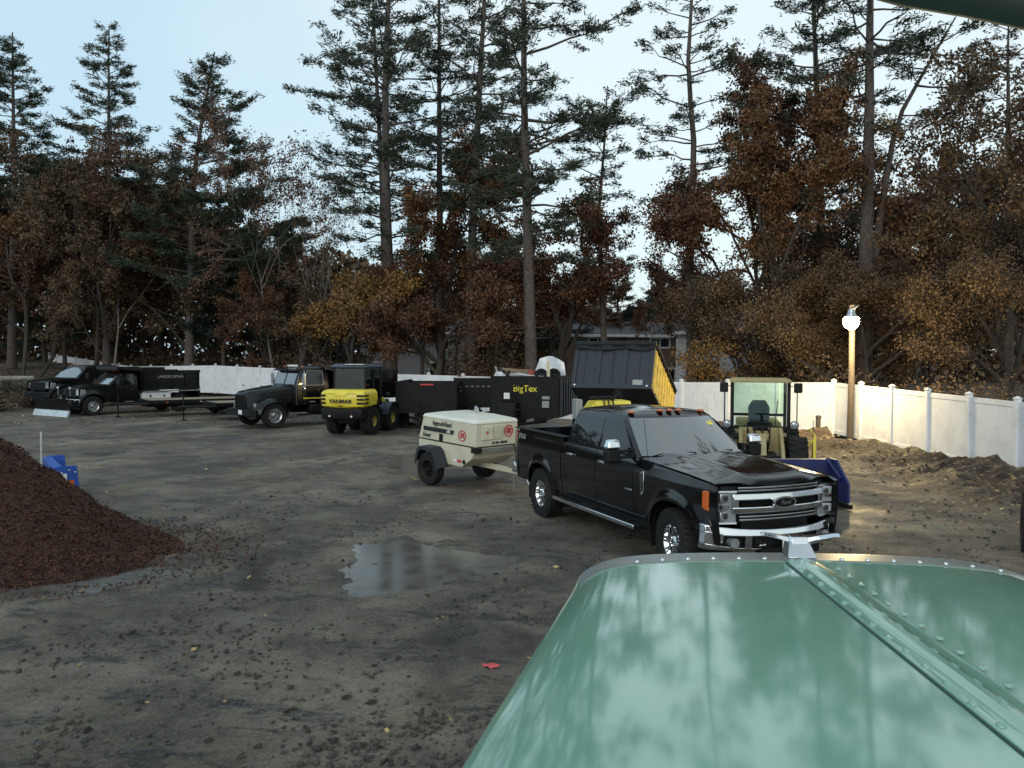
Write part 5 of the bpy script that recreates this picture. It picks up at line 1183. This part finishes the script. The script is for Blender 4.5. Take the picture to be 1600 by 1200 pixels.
    for s in (-1, 1):
        mb = MB(); mb.tube([(x1, s*.62, 2.2), (x1+.1, s*.95, 2.25)], .015, 6); mb.b2(x1+.06, x1+.12, s*.88, s*1.05, 2.02, 2.32); mb.build('mirror', m_plastic, T)
        mb = MB(); mb.grid(lambda u, v: (1.65-math.cos(u*math.pi*.72+.25)*.62, s*(.42+.48*v), .50+math.sin(u*math.pi*.72+.25)*.60), 12, 2); mb.build('front_fender', m_fender, T, solid=.02)
        mb = MB(); mb.grid(lambda u, v: (-math.cos(u*math.pi*.8+.45)*.60, s*(.45+.42*v), .50+math.sin(u*math.pi*.8+.45)*.58), 12, 2); mb.build('rear_fender', m_plastic, T, solid=.02)
        mb = MB(); mb.prism([(1.5, 1.15), (1.8, 1.25), (2.9, .5), (3.0, .25), (2.8, .25), (2.3, .62)], s*.30, s*.38); mb.build('lift_arm', y_, T, smooth=0)
        mb = MB(); mb.tube([(.7, s*.9, .98), (.75, s*1.0, 1.32)], .012, 5); mb.ball((.75, s*1.02, 1.42), .10, 8, 6, (.4, 1, .8)); mb.build('work_lamp', m_plastic, T)
    mb = MB(); mb.prism([(2.8, .1), (3.7, .05), (3.72, .1), (3.0, .2), (2.95, .75), (2.8, .8)], -.95, .95); mb.b2(1.1, 2.6, -.28, .28, .42, .95); mb.build('bucket', m_steelblk, T, smooth=0)
    return T
loader_yellow()
# ---- black trailers
def boxtrailer(name, label, loc, yaw, L, hw_, z0, z1, text_=None, ribs=7, face_ribs=False):
    """x forward = towards the tongue; the front wall is at x=0"""
    T = thing(name, label, 'dump trailer', loc, yaw, 'black high sided trailers')
    b = dumpbody(T, -L, 0, hw_, z0, z1, m_steelblk, ribs, 0, name='box')
    mb = MB(); mb.b2(-L, .1, -.45, -.35, z0-.2, z0); mb.b2(-L, .1, .35, .45, z0-.2, z0); mb.b2(0, 1.5, -.06, .06, z0-.22, z0-.08); mb.tube([(0, -.75, z0-.12), (1.4, 0, z0-.15)], .05, 6); mb.tube([(0, .75, z0-.12), (1.4, 0, z0-.15)], .05, 6); mb.build('chassis', m_steelblk, T)
    mb = MB(); mb.tube([(1.3, .0, .03), (1.3, .0, 1.15)], .04, 8); mb.box((1.3, 0, .03), (.25, .25, .04)); mb.tube([(1.3, 0, 1.1), (1.3, .25, 1.12)], .015, 6); mb.build('jack', m_steelblk, T)
    for x in (-L*.55, -L*.55-.9):
        for s in (-1, 1): wheel(T, (x, s*(hw_-.15 if z0 > .8 else hw_+.16), .38), .38, .22, .21, s, 0, 'dish', m_alu)
    return T, b
T1, b1 = boxtrailer('utility_trailer', 'low black trailer with a plain front wall, right of the yellow loader', (-3.3, 31.0, 0), R(-92), 3.6, 1.14, .62, 1.82)
MB().b2(.03, .045, -.22, .28, 1.70, 1.76).build('tag', m_redp, b1, smooth=0)
T2_, b2_ = boxtrailer('utility_trailer', 'black trailer wedged between the low trailer and the lettered dump trailer', (-1.25, 32.6, 0), R(-90), 3.8, 1.05, .75, 1.94)
mb = MB(); mb.b2(.0, .05, -1.05, .65, 1.95, 2.0); mb.build('top_rail', m_alu, b2_, smooth=0)
for z in (1.55, 1.72, 1.40): MB().b2(.005, .02, -.98, -.80, z, z+.06).build('decal', m_greyp, b2_, smooth=0)
for k in range(7): MB().b2(.005, .02, -.62+.22*k, -.52+.22*k, 1.60, 1.63).build('decal', m_greyp, b2_, smooth=0)
T3, b3 = boxtrailer('dump_trailer', 'tall black dump trailer with yellow lettering on its front wall and scrap piled on top', (.42, 27.1, 0), R(-107), 4.3, 1.14, .78, 2.16)
text('front_lettering', 'BigTex', .30, m_yelp, b3, (.012, .02, 1.74), (math.pi/2, 0, math.pi/2), .004, bold=.004)
MB().b2(.005, .02, .62, .86, 1.12, 1.34).build('warning_sticker', m_greyp, b3, smooth=0); MB().b2(.005, .02, .62, .88, 1.40, 1.50).build('sticker', m_greyp, b3, smooth=0)
mb = MB(); mb.b2(.05, .55, -.75, -.15, .80, 1.28); mb.build('battery_box', m_plastic, T3, bevel=.02); MB().b2(.55, .56, -.55, -.35, 1.42, 1.62).build('tag', m_whitep, T3, smooth=0)
mb = MB(); mb.tube([(.35, -.5, 1.28), (.45, -.5, 1.7), (.4, -.2, 1.85), (.1, .0, 1.88)], .03, 8); mb.tube([(.4, -.35, 1.28), (.5, -.3, 1.6), (.25, -.1, 1.5)], .022, 6); mb.tube([(.3, -.65, 1.25), (.42, -.7, 1.75)], .04, 8); mb.build('hydraulic_hose', m_rubber, T3)
# vertical slats along the lamp side
mb = MB()
for k in range(12): x = -.15-k*.36; mb.b2(x-.07, x+.07, 1.20, 1.27, .85, 2.08)
mb.build('side_slats', m_dkgrey, T3, smooth=0)
# scrap load, each piece its own thing
def put(T, p): return world_of(T, p)
def pallet(label, T, p, rz, tilt):
    o = thing('pallet', label, 'pallet', put(T, p), rz); o.rotation_euler = (tilt, .05, rz)
    for k in range(7): MB().b2(-.6+k*.175, -.6+k*.175+.10, -.5, .5, .10, .12).build('deck_board', m_lumber, o, smooth=0)
    for y in (-.45, 0, .45): MB().b2(-.6, .6, y-.04, y+.04, .0, .10).build('stringer', m_lumber, o, smooth=0)
    return o
pallet('weathered wooden pallet lying on top of the scrap heap', T3, (-.9, -.35, 2.22), .4, .06)
pallet('second pallet under the top one on the scrap heap', T3, (-1.0, -.25, 2.08), .9, -.03)
def sheet(name, label, cat, T, p, w_, h_, rot, m, wav=.03):
    mb = MB(); mb.grid(lambda u, v: ((u-.5)*w_*(1-.25*v), wav*math.sin(u*9+v*5)+.05*v, v*h_*(1-.5*abs(u-.45)**1.3)), 12, 8); o = mb.build(name, m, solid=.012, smooth=60); o.location = put(T, p); o.rotation_euler = rot; return tag(o, label, cat)
sheet('plastic_sheet', 'pale blue white rigid sheet sticking up from the scrap beside the raised box', 'sheet', T3, (-1.0, .62, 2.05), 1.15, .80, (0, .12, .05), m_whsid, .05)
sheet('scrap_panel', 'dark bent panel leaning on the left of the scrap heap', 'panel', T3, (-.7, -.85, 2.1), .7, .35, (-.5, .1, .3), m_dkgrey)
sheet('paper_scrap', 'crumpled white scrap at the front left rim of the dump trailer', 'scrap', T3, (-.15, -.92, 2.14), .4, .18, (-.2, .15, .2), m_white, .06)
for lab, p, r0_, rx in (('grey tyre leaning in the scrap, left of the upright plank', (-.35, .48, 2.20), .22, 1.2), ('pale rimmed tyre in the scrap, right of the upright plank', (-.45, .90, 2.20), .23, 1.35)):
    t = thing('tyre', lab, 'tyre', put(T3, p)); wheel(t, (0, 0, 0), r0_, .16, r0_*.55, -1, 0, 'plain', m_fender, name='rubber_ring'); t.rotation_euler = (rx-1.3, .1, .2)
mb = MB(); mb.b2(-.05, .05, -.02, .02, 0, .62); o = mb.build('plank', m_cream, smooth=0); o.location = put(T3, (-.12, .80, 2.05)); o.rotation_euler = (0, -.03, .3); tag(o, 'short pale plank standing upright among the scrap', 'plank')
mb = MB(); mb.tube([(0, 0, 0), (-.15, 0, .38)], .04, 8); o = mb.build('pipe', m_alu); o.location = put(T3, (-.3, -.98, 2.1)); tag(o, 'short grey pipe end poking out at the left of the scrap heap', 'pipe')
rs = np.random.default_rng(5)
for k, lab in enumerate(('rusty red scrap can beside the pallets', 'white broken board near the middle of the scrap heap', 'grey crumpled cloth in front of the pallets', 'thin lath lying across the pallets', 'brown lath crossing under the pallets')):
    mb = MB()
    if k == 0: mb.lathe([(.01, 0), (.13, 0), (.12, .1), (.14, .22), (.01, .22)], n=14, ax='z')
    elif k in (1, 3, 4): mb.b2(-.7, .7, -.04, .04, 0, .025)
    else: mb.ball((0, 0, .05), .3, 12, 8, (1.3, .7, .35)); mb.v = [(x+rs.normal(0, .02), y+rs.normal(0, .02), z+rs.normal(0, .02)) for x, y, z in mb.v]
    o = mb.build(('can', 'board', 'cloth', 'lath', 'lath')[k], (M('rusty_can', (.35, .09, .05), .6), m_white, m_greyp, m_lumber, m_lumber)[k]); o.location = put(T3, ((-.4, .12, 2.14), (-.3, .35, 2.16), (-.3, -.25, 2.12), (-.6, -.3, 2.36), (-.5, -.2, 2.3))[k]); o.rotation_euler = (.05, .08, (0, .2, 0, .3, .1)[k]); tag(o, lab, ('can', 'board', 'cloth', 'lath', 'lath')[k])
# ---- raised dump box
def raised():
    P0, P1 = at(889, 600, 23.6), at(1018, 600, 23.9); c = (P0+P1)/2; yaw = math.atan2(-.93, -.36)
    T = thing('dump_trailer', 'dump trailer with its big grey box tipped up, yellow paint on the lamp side', 'dump trailer', (c.x, c.y, 0), yaw)
    tl = R(24); L = 3.7; hw_ = 1.22; z0 = .0; h_ = 1.42
    B = thing_part('tipped_box', T); B.location = (0, 0, 1.88); B.rotation_euler = (0, -tl, 0)     # x forward is the raised front end
    mb = MB(); mb.b2(-L, 0, -hw_, hw_, 0, .08); mb.b2(-.06, 0, -hw_, hw_, .08, h_); mb.build('box_floor', m_dkgrey, B, smooth=0)
    mb = MB(); mb.b2(0, .05, -hw_, hw_, .0, .16); mb.b2(0, .045, -hw_, -hw_+.12, .16, h_); mb.b2(0, .045, hw_-.12, hw_, .16, h_)
    for y in (-.44, .36): mb.b2(0, .04, y-.07, y+.07, .16, h_-.1)
    for y in (-.86, -.02, .02, .80): mb.b2(0, .018, y-.012, y+.012, .2, h_-.2)
    mb.build('front_frame', m_dkgrey, B, bevel=.008, smooth=0)
    MB().box((.05, .80, .20), (.012, .30, .16)).build('sticker', m_greyp, B, smooth=0)
    for y in (-1.1, 1.08): MB().tube([(.05, y, .09), (.07, y, .09)], .03, 8).build('marker', m_whitep, B)
    mb = MB(); mb.tube([(.02, -hw_-.02, h_+.02), (.02, hw_+.02, h_+.02)], .10, 12); mb.grid(lambda u, v: (.08+.02*math.sin(u*20), (2*u-1)*hw_, h_-.18+.2*v+.03*math.sin(u*13)*(1-v)), 24, 3); mb.build('tarp_roll', m_plastic, B)
    for s in (-1, 1):
        ms = m_yelsteel if s > 0 else m_dkgrey
        mb = MB(); mb.b2(-L, -.0, s*(hw_-.05), s*hw_, .08, h_-.12); sd_ = mb.build('side_wall', ms, B, smooth=0)
        if s > 0: sd_['label'] = 'weathered yellow side wall lit by the lamp'
        for k in range(9): x = -.2-k*.42; MB().b2(x-.05, x+.05, s*hw_, s*(hw_+.018), .08, h_-.12).build('side_post', ms, sd_, smooth=0)
        mb = MB(); mb.b2(-L, 0, s*(hw_-.06), s*(hw_+.06), h_-.02, h_+.05)
        for k in range(16): x = -.1-k*.235; mb.b2(x-.03, x+.03, s*(hw_-.03), s*(hw_+.05), h_-.12, h_-.02)
        mb.build('top_rail', m_steelblk, B, smooth=0)
    mb = MB(); mb.b2(-L-.04, -L, -hw_, hw_, 0, h_-.1); mb.build('tailgate', m_dkgrey, B, smooth=0)
    mb = MB(); mb.b2(-3.6, .6, -.45, -.35, .5, .66); mb.b2(-3.6, .6, .35, .45, .5, .66); mb.b2(.6, 2.0, -.06, .06, .5, .62)
    mb.b2(-.6, -.3, -.4, .4, .45, .66); mb.build('chassis', m_steelblk, T, smooth=0)
    mb = MB(); mb.tube([(-1.9, 0, .6), (-.9, 0, 1.2)], .09, 10); mb.tube([(-1.9, 0, .6), (-.55, 0, 1.62)], .05, 10); mb.build('hoist_ram', m_chrome, T)
    for x in (-1.9, -2.85):
        for s in (-1, 1): wheel(T, (x, s*1.0, .40), .40, .24, .22, s, 0, 'dish', m_alu)
    MB().tube([(.9, .0, .03), (.9, 0, 1.2)], .04, 8).build('jack', m_steelblk, T)
    return T
raised()
# ---- yellow mini excavator, mostly hidden behind the pickup
def mini():
    c = at(948, 640, 20.4); T = thing('mini_excavator', 'yellow compact digger body with black hoses, just behind the pickup roof', 'excavator', (c.x+.12, c.y, .12), R(-80), scale=.82)
    for s in (-1, 1):
        pts = [(.75*math.cos(a)*(1), .25+.22*math.sin(a)) for a in np.linspace(0, 2*math.pi, 24, endpoint=False)]
        MB().prism(pts, s*.42, s*.70).build('track', m_rubber, T, smooth=40)
    mb = MB(); mb.b2(-.5, .5, -.45, .45, .3, .6); mb.lathe([(.35, .6), (.35, .72)], ax='z'); mb.build('undercarriage', m_steelblk, T)
    mb = MB(); mb.loft([[(-.7, -.55, z-.0), (.5-k, -.55, z), (.5-k, .55-i, z), (-.7, .55-i, z)] for z, k, i in ((.72, 0, 0), (1.5, 0, 0), (1.72, .05, .0), (1.95, .30, .0))]); b = mb.build('body', m_yellow, T, bevel=.04)
    mb = MB(); mb.hexa([(-.5, -.95, 1.45), (.45, -.95, 1.45), (.45, -.54, 1.45), (-.5, -.54, 1.45)], [(-.5, -.60, 1.93), (.25, -.60, 1.93), (.25, -.54, 1.93), (-.5, -.54, 1.93)]); mb.build('sloped_guard', m_yellow, T, bevel=.015)
    for k in range(3): MB().tube([(.42, -.35+.14*k, 1.25), (.50, -.35+.14*k, 1.7), (.28, -.33+.14*k, 2.0), (-.1, -.3+.14*k, 1.98)], .022, 8).build('hose', m_rubber, T)
    mb = MB(); mb.tube([(.1, -.75, 2.02), (.1, -.1, 2.04), (.1, .05, 1.98)], .06, 10); mb.build('exhaust_pipe', m_steelblk, T)
    MB().b2(-.2, .3, -1.2, -1.0, 1.4, 2.0).build('mirror', m_greyp, T, bevel=.02)
    return T
mini()
# ---- towed compressor
def compressor():
    T = thing('air_compressor', 'cream towable air compressor with black fenders hitched behind the black pickup', 'air compressor', (-.96, 17.9, .0), R(-45), scale=.97); mc = m_cream; T.rotation_euler = (0, .045, R(-45)); T.location.z = -.01
    hw_ = .66; xb, xf = -1.05, .92
    mb = MB(); mb.loft([[(xb+a, -hw_, z), (xf-b, -hw_, z), (xf-b, hw_, z), (xb+a, hw_, z)] for z, a, b in ((.50, .35, .45), (.72, .02, .12), (.98, 0, 0))]); mb.build('lower_body', mc, T, bevel=.02)
    mb = MB(); mb.loft([[(xb+a, -hw_+i, z), (xf-b, -hw_+i, z), (xf-b, hw_-i, z), (xb+a, hw_-i, z)] for z, a, b, i in ((.99, 0, 0, 0), (1.49, .13, .05, .02))]); hood = mb.build('canopy', mc, T, bevel=.02)
    mb = MB(); mb.loft([[(xb+a, -hw_+i, z), (xf-b, -hw_+i, z), (xf-b, hw_-i, z), (xb+a, hw_-i, z)] for z, a, b, i in ((1.485, .11, .03, .0), (1.56, .15, .06, .03), (1.63, .5, .5, .28))]); mb.build('canopy_top', m_creamtop, T, bevel=.02)
    mb = MB(); mb.tube([(.05, .1, 1.60), (.05, .1, 1.70), (.10, .06, 1.76), (.18, 0, 1.72)], .035, 10); mb.build('exhaust', m_alu, T)
    MB().b2(xb-.0, xf+.0, -hw_-.006, hw_+.006, .975, .985).build('seam', m_plastic, T, smooth=0)
    for s in (-1, 1):
        y = s*(hw_-.004); rz = 0 if s < 0 else math.pi; rt = (math.pi/2-.035*1, 0, rz); o_ = s*.012
        text('side_lettering', 'Ingersoll-Rand', .150, m_blackp, hood, (-.22, y+o_, 1.385), rt, .003, bold=.0015, sx=.75)
        mb = MB(); mb.hexa([(-.86, y+o_, 1.19), (.16, y+o_, 1.19), (.20, y+o_*1.0, 1.285), (-.86, y+o_, 1.285)], [(-.86, y+o_*1.6, 1.19), (.16, y+o_*1.6, 1.19), (.20, y+o_*1.6, 1.285), (-.86, y+o_*1.6, 1.285)]); st = mb.build('stripe', m_blackp, hood, smooth=0)
        text('model_number', '185', .095, m_whitep, st, (.02, y+o_*1.8, 1.238), (math.pi/2, 0, rz), .002, bold=.002)
        text('side_lettering', 'Exnet', .15, M('green_print', (.01, .06, .03), .5), hood, (-.76, y+o_, 1.09), (math.pi/2, 0, rz), .003, bold=.002, shear=.3, sx=.8)
        MB().b2(-.30, -.18, s*hw_, s*(hw_+.012), 1.0, 1.16).build('handle', m_plastic, hood, smooth=0)
        ringm = MB(); ringm.lathe([(.125, 0), (.105, 0), (.105, s*.004), (.125, s*.004)], (.47, y+o_, 1.20), 'y', 28, cap=False); ringm.build('logo_ring', m_redp, hood)
        text('logo', 'IR', .16, m_redp, hood, (.47, y+o_, 1.20), (math.pi/2, 0, rz), .003, bold=.0025, shear=.15)
        mb = MB(); mb.hexa([(-.96, s*(hw_+.02), .60), (-.9, s*(hw_+.02), .90), (-.36, s*(hw_+.02), .90), (-.14, s*(hw_+.02), .50)][:4], [(-.96, s*(hw_+.36), .60), (-.88, s*(hw_+.34), .86), (-.38, s*(hw_+.34), .86), (-.14, s*(hw_+.36), .50)])
        # fender: open shell
        fp = [(-.80, .52), (-.72, .82), (-.62, .88), (-.24, .88), (-.12, .80), (.06, .46)]
        mb = MB(); mb.grid(lambda u, v: (fp[int(round(u*5))][0], s*(hw_+.01+.30*v), fp[int(round(u*5))][1]-.015*v), 5, 3); mb.add([(x, s*(hw_+.31), z-.015) for x, z in fp]+[((x+.38)*.86-.38, s*(hw_+.31), z-.085) for x, z in fp], [(i, i+1, 7+i, 6+i) for i in range(5)]); mb.build('fender', m_fender, T, solid=.015, smooth=0)
        wheel(T, (-.38, s*(hw_+.16), .37), .37, .22, .19, s, 0, 'dish', m_steelblk)
        MB().b2(.18, .32, s*hw_, s*(hw_+.006), .60, .66).build('reflector', m_whitep, T, smooth=0); MB().b2(.33, .47, s*hw_, s*(hw_+.006), .60, .66).build('reflector', m_redp, T, smooth=0)
        MB().lathe([(.005, 0), (.045, 0), (.05, s*.01), (.005, s*.012)], (.56, s*hw_, .63), 'y', 16).build('lift_ring', m_plastic, T)
        mb = MB(); mb.b2(.78, .96, s*.5, s*(hw_+.02), .86, .98); mb.build('corner_guard', m_plastic, T, bevel=.015)
    mb = MB(); mb.b2(xf, xf+.03, -.5, .5, .87, .95); mb.build('louvre', m_alu, T, smooth=0)
    text('front_logo', 'IR', .17, m_redp, hood, (xf-.012, .34, 1.30), (math.pi/2, 0, math.pi/2), .008, bold=.0025, shear=.15)
    ringm = MB(); ringm.lathe([(.135, 0), (.112, 0), (.112, .012), (.135, .012)], (xf-.022, .34, 1.30), 'x', 28, cap=False); ringm.build('logo_ring', m_redp, hood)
    text('serial_lettering', 'CS 401 300193', .075, m_blackp, hood, (xf+.0, .06, 1.06), (math.pi/2, 0, math.pi/2), .004, bold=.002)
    mb = MB(); mb.b2(xf-.03, xf+.004, -.48, -.16, 1.14, 1.44); p_ = mb.build('control_panel', M('pale_panel', (.66, .63, .50), .4), hood, bevel=.004); MB().b2(xf+.004, xf+.01, -.36, -.30, 1.27, 1.33).build('gauge', m_redp, p_, smooth=0)
    MB().b2(xf-.03, xf+.001, -.12, .14, 1.14, 1.44).build('access_plate', mc, hood, bevel=.004)
    mb = MB(); mb.b2(-.9, 1.2, -.06, .06, .46, .56); mb.b2(.9, 1.75, -.05, .05, .46, .54); mb.tube([(1.6, 0, .50), (2.28, 0, .52)], .035, 8); mb.ball((2.30, 0, .53), .06, 10, 7); mb.box((-.55, 0, .38), (.08, 1.3, .08)); mb.build('drawbar', mc, T)
    mb = MB(); mb.tube([(1.35, .12, .02), (1.35, .12, .75)], .03, 8); mb.build('jack_stand', m_alu, T)
    mb = MB(); mb.tube([(1.8, .04, .48), (1.95, .06, .30), (2.15, .05, .32), (2.25, .02, .46)], .012, 6); mb.tube([(1.8, -.04, .48), (2.0, -.06, .27), (2.25, -.05, .46)], .012, 6); mb.build('safety_chain', m_alu, T)
    mb = MB(); mb.tube([(xb-.02, -.5, .56), (xb-.15, -.5, .56)], .03, 8); mb.box((xb-.17, -.5, .56), (.05, .14, .10)); mb.build('tail_lamp', m_red, T)
    return T
compressor()
# ---- tan wheel loader facing the camera
def loader_tan():
    c = at(1187, 640, 19.0); T = thing('wheel_loader', 'tan wheel loader facing the camera with an open glazed cab beside the dirt bank', 'wheel loader', (c.x, c.y, 0), R(-105), scale=.95); m = m_tan
    for x in (0, 1.15):
        for s in (-1, 1): wheel(T, (x-1.1 if x == 0 else x+.1, s*.80, .56), .56, .42, .30, s, 0, 'dish', m, lug=20)
    mb = MB(); mb.b2(-2.1, -.4, -.55, .55, .55, 1.35); mb.build('engine_cover', m, T, bevel=.06)
    mb = MB(); mb.b2(-1.6, 1.6, -.40, .40, .42, .72); mb.b2(.25, .5, -.50, .50, .45, .95); mb.build('frame', m_steelblk, T, bevel=.02)
    x0, x1, w_ = -1.0, .35, .66; fz = 2.36; mb = MB()
    for x, y in ((x0, -w_), (x0, w_), (x1, -w_), (x1, w_)): mb.box((x, y*1.0, (1.0+fz)/2), (.08, .08, fz-1.0))
    mb.b2(x0, x1, -w_, w_, .95, 1.05); mb.b2(x1-.03, x1+.03, -w_, w_, 1.22, 1.30); mb.b2(x0-.03, x0+.03, -w_, w_, 1.45, 1.52); cf = mb.build('cab_frame', m_plastic, T, bevel=.01)
    mb = MB(); mb.loft([[(x0-.1+i, -w_-.06+i, z), (x1+.15-i, -w_-.06+i, z), (x1+.15-i, w_+.06-i, z), (x0-.1+i, w_+.06-i, z)] for z, i in ((fz, .0), (fz+.05, 0), (fz+.09, .06))]); mb.build('cab_roof', m, T)
    mg = m_seeglass
    MB().add([(x1, -w_+.04, 1.30), (x1, w_-.04, 1.30), (x1, w_-.04, fz), (x1, -w_+.04, fz)], [(0, 1, 2, 3)]).build('front_glass', mg, T, smooth=0, solid=.006)
    MB().add([(x0, -w_+.04, 1.52), (x0, w_-.04, 1.52), (x0, w_-.04, fz), (x0, -w_+.04, fz)], [(0, 1, 2, 3)]).build('rear_glass', mg, T, smooth=0, solid=.006)
    mb = MB(); mb.b2(-.55, -.1, -.25, .25, 1.2, 1.36); mb.build('seat', M('seat_vinyl', (.06, .065, .08), .5), T, bevel=.04)
    mb = MB(); mb.loft([[(-.60, -.24, 1.36), (-.48, -.26, 1.36), (-.48, .26, 1.36), (-.60, .24, 1.36)], [(-.66, -.25, 1.7), (-.55, -.27, 1.7), (-.55, .27, 1.7), (-.66, .25, 1.7)], [(-.70, -.16, 1.88), (-.62, -.17, 1.88), (-.62, .17, 1.88), (-.70, .16, 1.88)]]); mb.build('seat_back', M('seat_vinyl_grey', (.12, .13, .16), .5), T, bevel=.03)
    mb = MB(); mb.tube([(.25, .05, 1.1), (.02, .05, 1.55)], .035, 8); mb.tube([(.2, .35, 1.25), (.0, .42, 1.9)], .012, 5); mb.lathe([(.17, -.012), (.185, 0), (.17, .012), (.158, 0)], (.0, .05, 1.57), 'z', 18, cap=False); mb.build('steering_wheel', m_plastic, T)
    mb = MB(); mb.b2(.12, .32, -.30, .30, 1.15, 1.38); mb.build('dash', m_plastic, T, bevel=.04)
    for s in (-1, 1):
        mb = MB(); mb.tube([(x1, s*w_, 2.28), (x1+.12, s*(w_+.18), 2.26), (x1+.12, s*(w_+.18), 1.35), (x1, s*w_, 1.2)], .014, 6); mb.build('grab_rail', m_steelblk, T)
        mb = MB(); mb.b2(x1+.10, x1+.16, s*(w_+.10), s*(w_+.30), 2.12, 2.36); mb.build('mirror', m_plastic, T, bevel=.03)
        l = MB(); l.tube([(x1+.06, s*(w_+.12), 1.34), (x1+.16, s*(w_+.12), 1.34)], [.09, .11], 12); q = l.build('work_lamp', m_plastic, T); MB().lathe([(.005, .16), (.09, .16), (.06, .175), (.005, .18)], (x1, s*(w_+.12), 1.34), 'x', 14).build('lens', m_head, q)
        mb = MB(); mb.prism([(.45, 1.25), (.75, 1.30), (1.5, .95), (2.35, .45), (2.40, .25), (2.2, .22), (1.3, .65), (.5, 1.0)], s*.42, s*.50); mb.build('lift_arm', m, T, bevel=.01, smooth=0)
        mb = MB(); mb.b2(.55, .62, s*.18, s*.50, .55, 1.28); mb.build('tower_plate', m, T, bevel=.01)
        mb = MB(); mb.tube([(.7, s*.34, .75), (1.5, s*.38, .7)], .06, 10); mb.build('lift_ram', m_chrome, T)
    mb = MB(); mb.prism([(1.0, 1.15), (1.35, 1.20), (1.6, .55), (1.45, .45)], -.11, .11); mb.tube([(.6, 0, 1.10), (1.15, 0, 1.12)], .07, 10); mb.tube([(1.3, -.14, 1.1), (1.3, .14, 1.1)], .09, 12); mb.b2(.56, .64, -.2, .2, .95, 1.20); mb.build('tilt_linkage', m, T, bevel=.01)
    for k in range(4): MB().tube([(.6, -.3+.16*k, 1.15), (.8, -.3+.17*k, 1.3), (1.0, -.28+.16*k, 1.1), (1.1, -.2+.12*k, .8)], .018, 6).build('hose', m_rubber, T)
    mb = MB(); mb.b2(2.25, 2.45, -.75, .75, .2, .75); mb.build('coupler', m_steelblk, T, bevel=.01)
    mb = MB(); mb.prism([(1.15, .3), (1.2, 1.0), (1.45, 1.15), (1.5, .5)], 1.12, 1.18); mb.tube([(1.3, 1.0, .9), (1.2, 1.2, 1.15), (.9, 1.1, 1.3)], .02, 6); mb.build('side_guard', m_yellow, T)
    MB().tube([(1.1, 1.15, 1.0), (1.1, 1.15, 1.5)], .008, 5).build('marker_rod', m_plastic, T)
    return T
loader_tan()
# ---- blue snow pushers
def pusher(label, loc, yaw, L, m, h_=.85, stickers=False, end=.75):
    T = thing('snow_pusher', label, 'snow pusher', loc, yaw, 'blue snow pushers')
    mb = MB(); mb.b2(-.04, .02, -L/2, L/2, .10, h_); mb.build('moldboard', m, T, smooth=0)
    MB().b2(-.05, .05, -L/2, L/2, .0, .12).build('rubber_edge', m_rubber, T, smooth=0)
    mb = MB(); mb.b2(-.16, -.04, -L/2, L/2, h_-.10, h_); mb.b2(-.16, -.04, -L/2, L/2, .28, .36)
    for k in range(6): y = -L/2+.1+k*(L-.2)/5; mb.b2(-.14, -.04, y-.02, y+.02, .36, h_-.1)
    mb.build('back_beam', m, T, smooth=0)
    for s in (-1, 1):
        mb = MB(); mb.prism([(-.25, .10), (-.25, h_*.55), (-.05, h_+.02), (.25, h_+.02), (end, h_*.55), (end, .10)], s*L/2, s*(L/2+.04)); e = mb.build('end_plate', m, T, smooth=0)
        MB().b2(-.3, end+.06, s*(L/2-.02), s*(L/2+.08), .0, .09).build('skid_shoe', m_steelblk, e, bevel=.02)
        if stickers:
            MB().b2(-.12, .08, s*(L/2+.04), s*(L/2+.045), .48, .60).build('sticker', m_whitep, e, smooth=0); MB().b2(.05, .20, s*(L/2+.04), s*(L/2+.045), .34, .47).build('sticker', m_amber, e, smooth=0)
            for x, z in ((.12, .66), (.0, .62), (-.1, .58), (.22, .62)): MB().ball((x, s*(L/2+.045), z), .018, 8, 5).build('bolt', m_alu, e)
        mb = MB(); mb.tube([(-.02, s*(L/2-.05), h_), (end*.7, s*(L/2-.02), h_*.65)], .03, 6); mb.build('brace', m, T)
    return T
p = gnd(1322, 790); pusher('worn dark blue snow pusher on the ground in front of the tan loader', (p.x-1.42, p.y+.3, 0), R(-86), 2.5, m_navy, .84)
p = at(96, 748, 15.0); pusher('bright blue snow pusher with stickers half hidden behind the mulch pile', (p.x-.54, p.y+.78, 0), R(35), 1.9, m_blue, .72, True, .28)
p = at(64, 730, 14.3); mb = MB(); mb.tube([(0, 0, 0), (.01, 0, 1.45)], .014, 6); o = mb.build('stake', M('white_stake', (.6, .6, .58), .6)); o.location = (p.x, p.y, 0); tag(o, 'thin white stake standing beside the bright blue snow pusher', 'stake')
# ---- tyre of something parked at the right edge
p = gnd(1612, 862); t = thing('spare_tyre', 'dark tyre cut off by the right edge of the picture', 'tyre', (p.x, p.y, .42)); wheel(t, (0, 0, 0), .42, .28, .24, -1, 0, 'dish', m_steelblk, lug=24, name='rubber_ring'); t.rotation_euler = (0, 0, R(60))
# ---- pale timber on the rise at far left
p = at(10, 592, 40); mb = MB(); mb.tube([(-1.6, 0, .1), (1.2, .3, .14)], [.14, .11], 10); o = mb.build('log', m_barkl); o.location = (p.x, p.y, p.z-.1); tag(o, 'pale log lying on the rise at the far left edge', 'log')
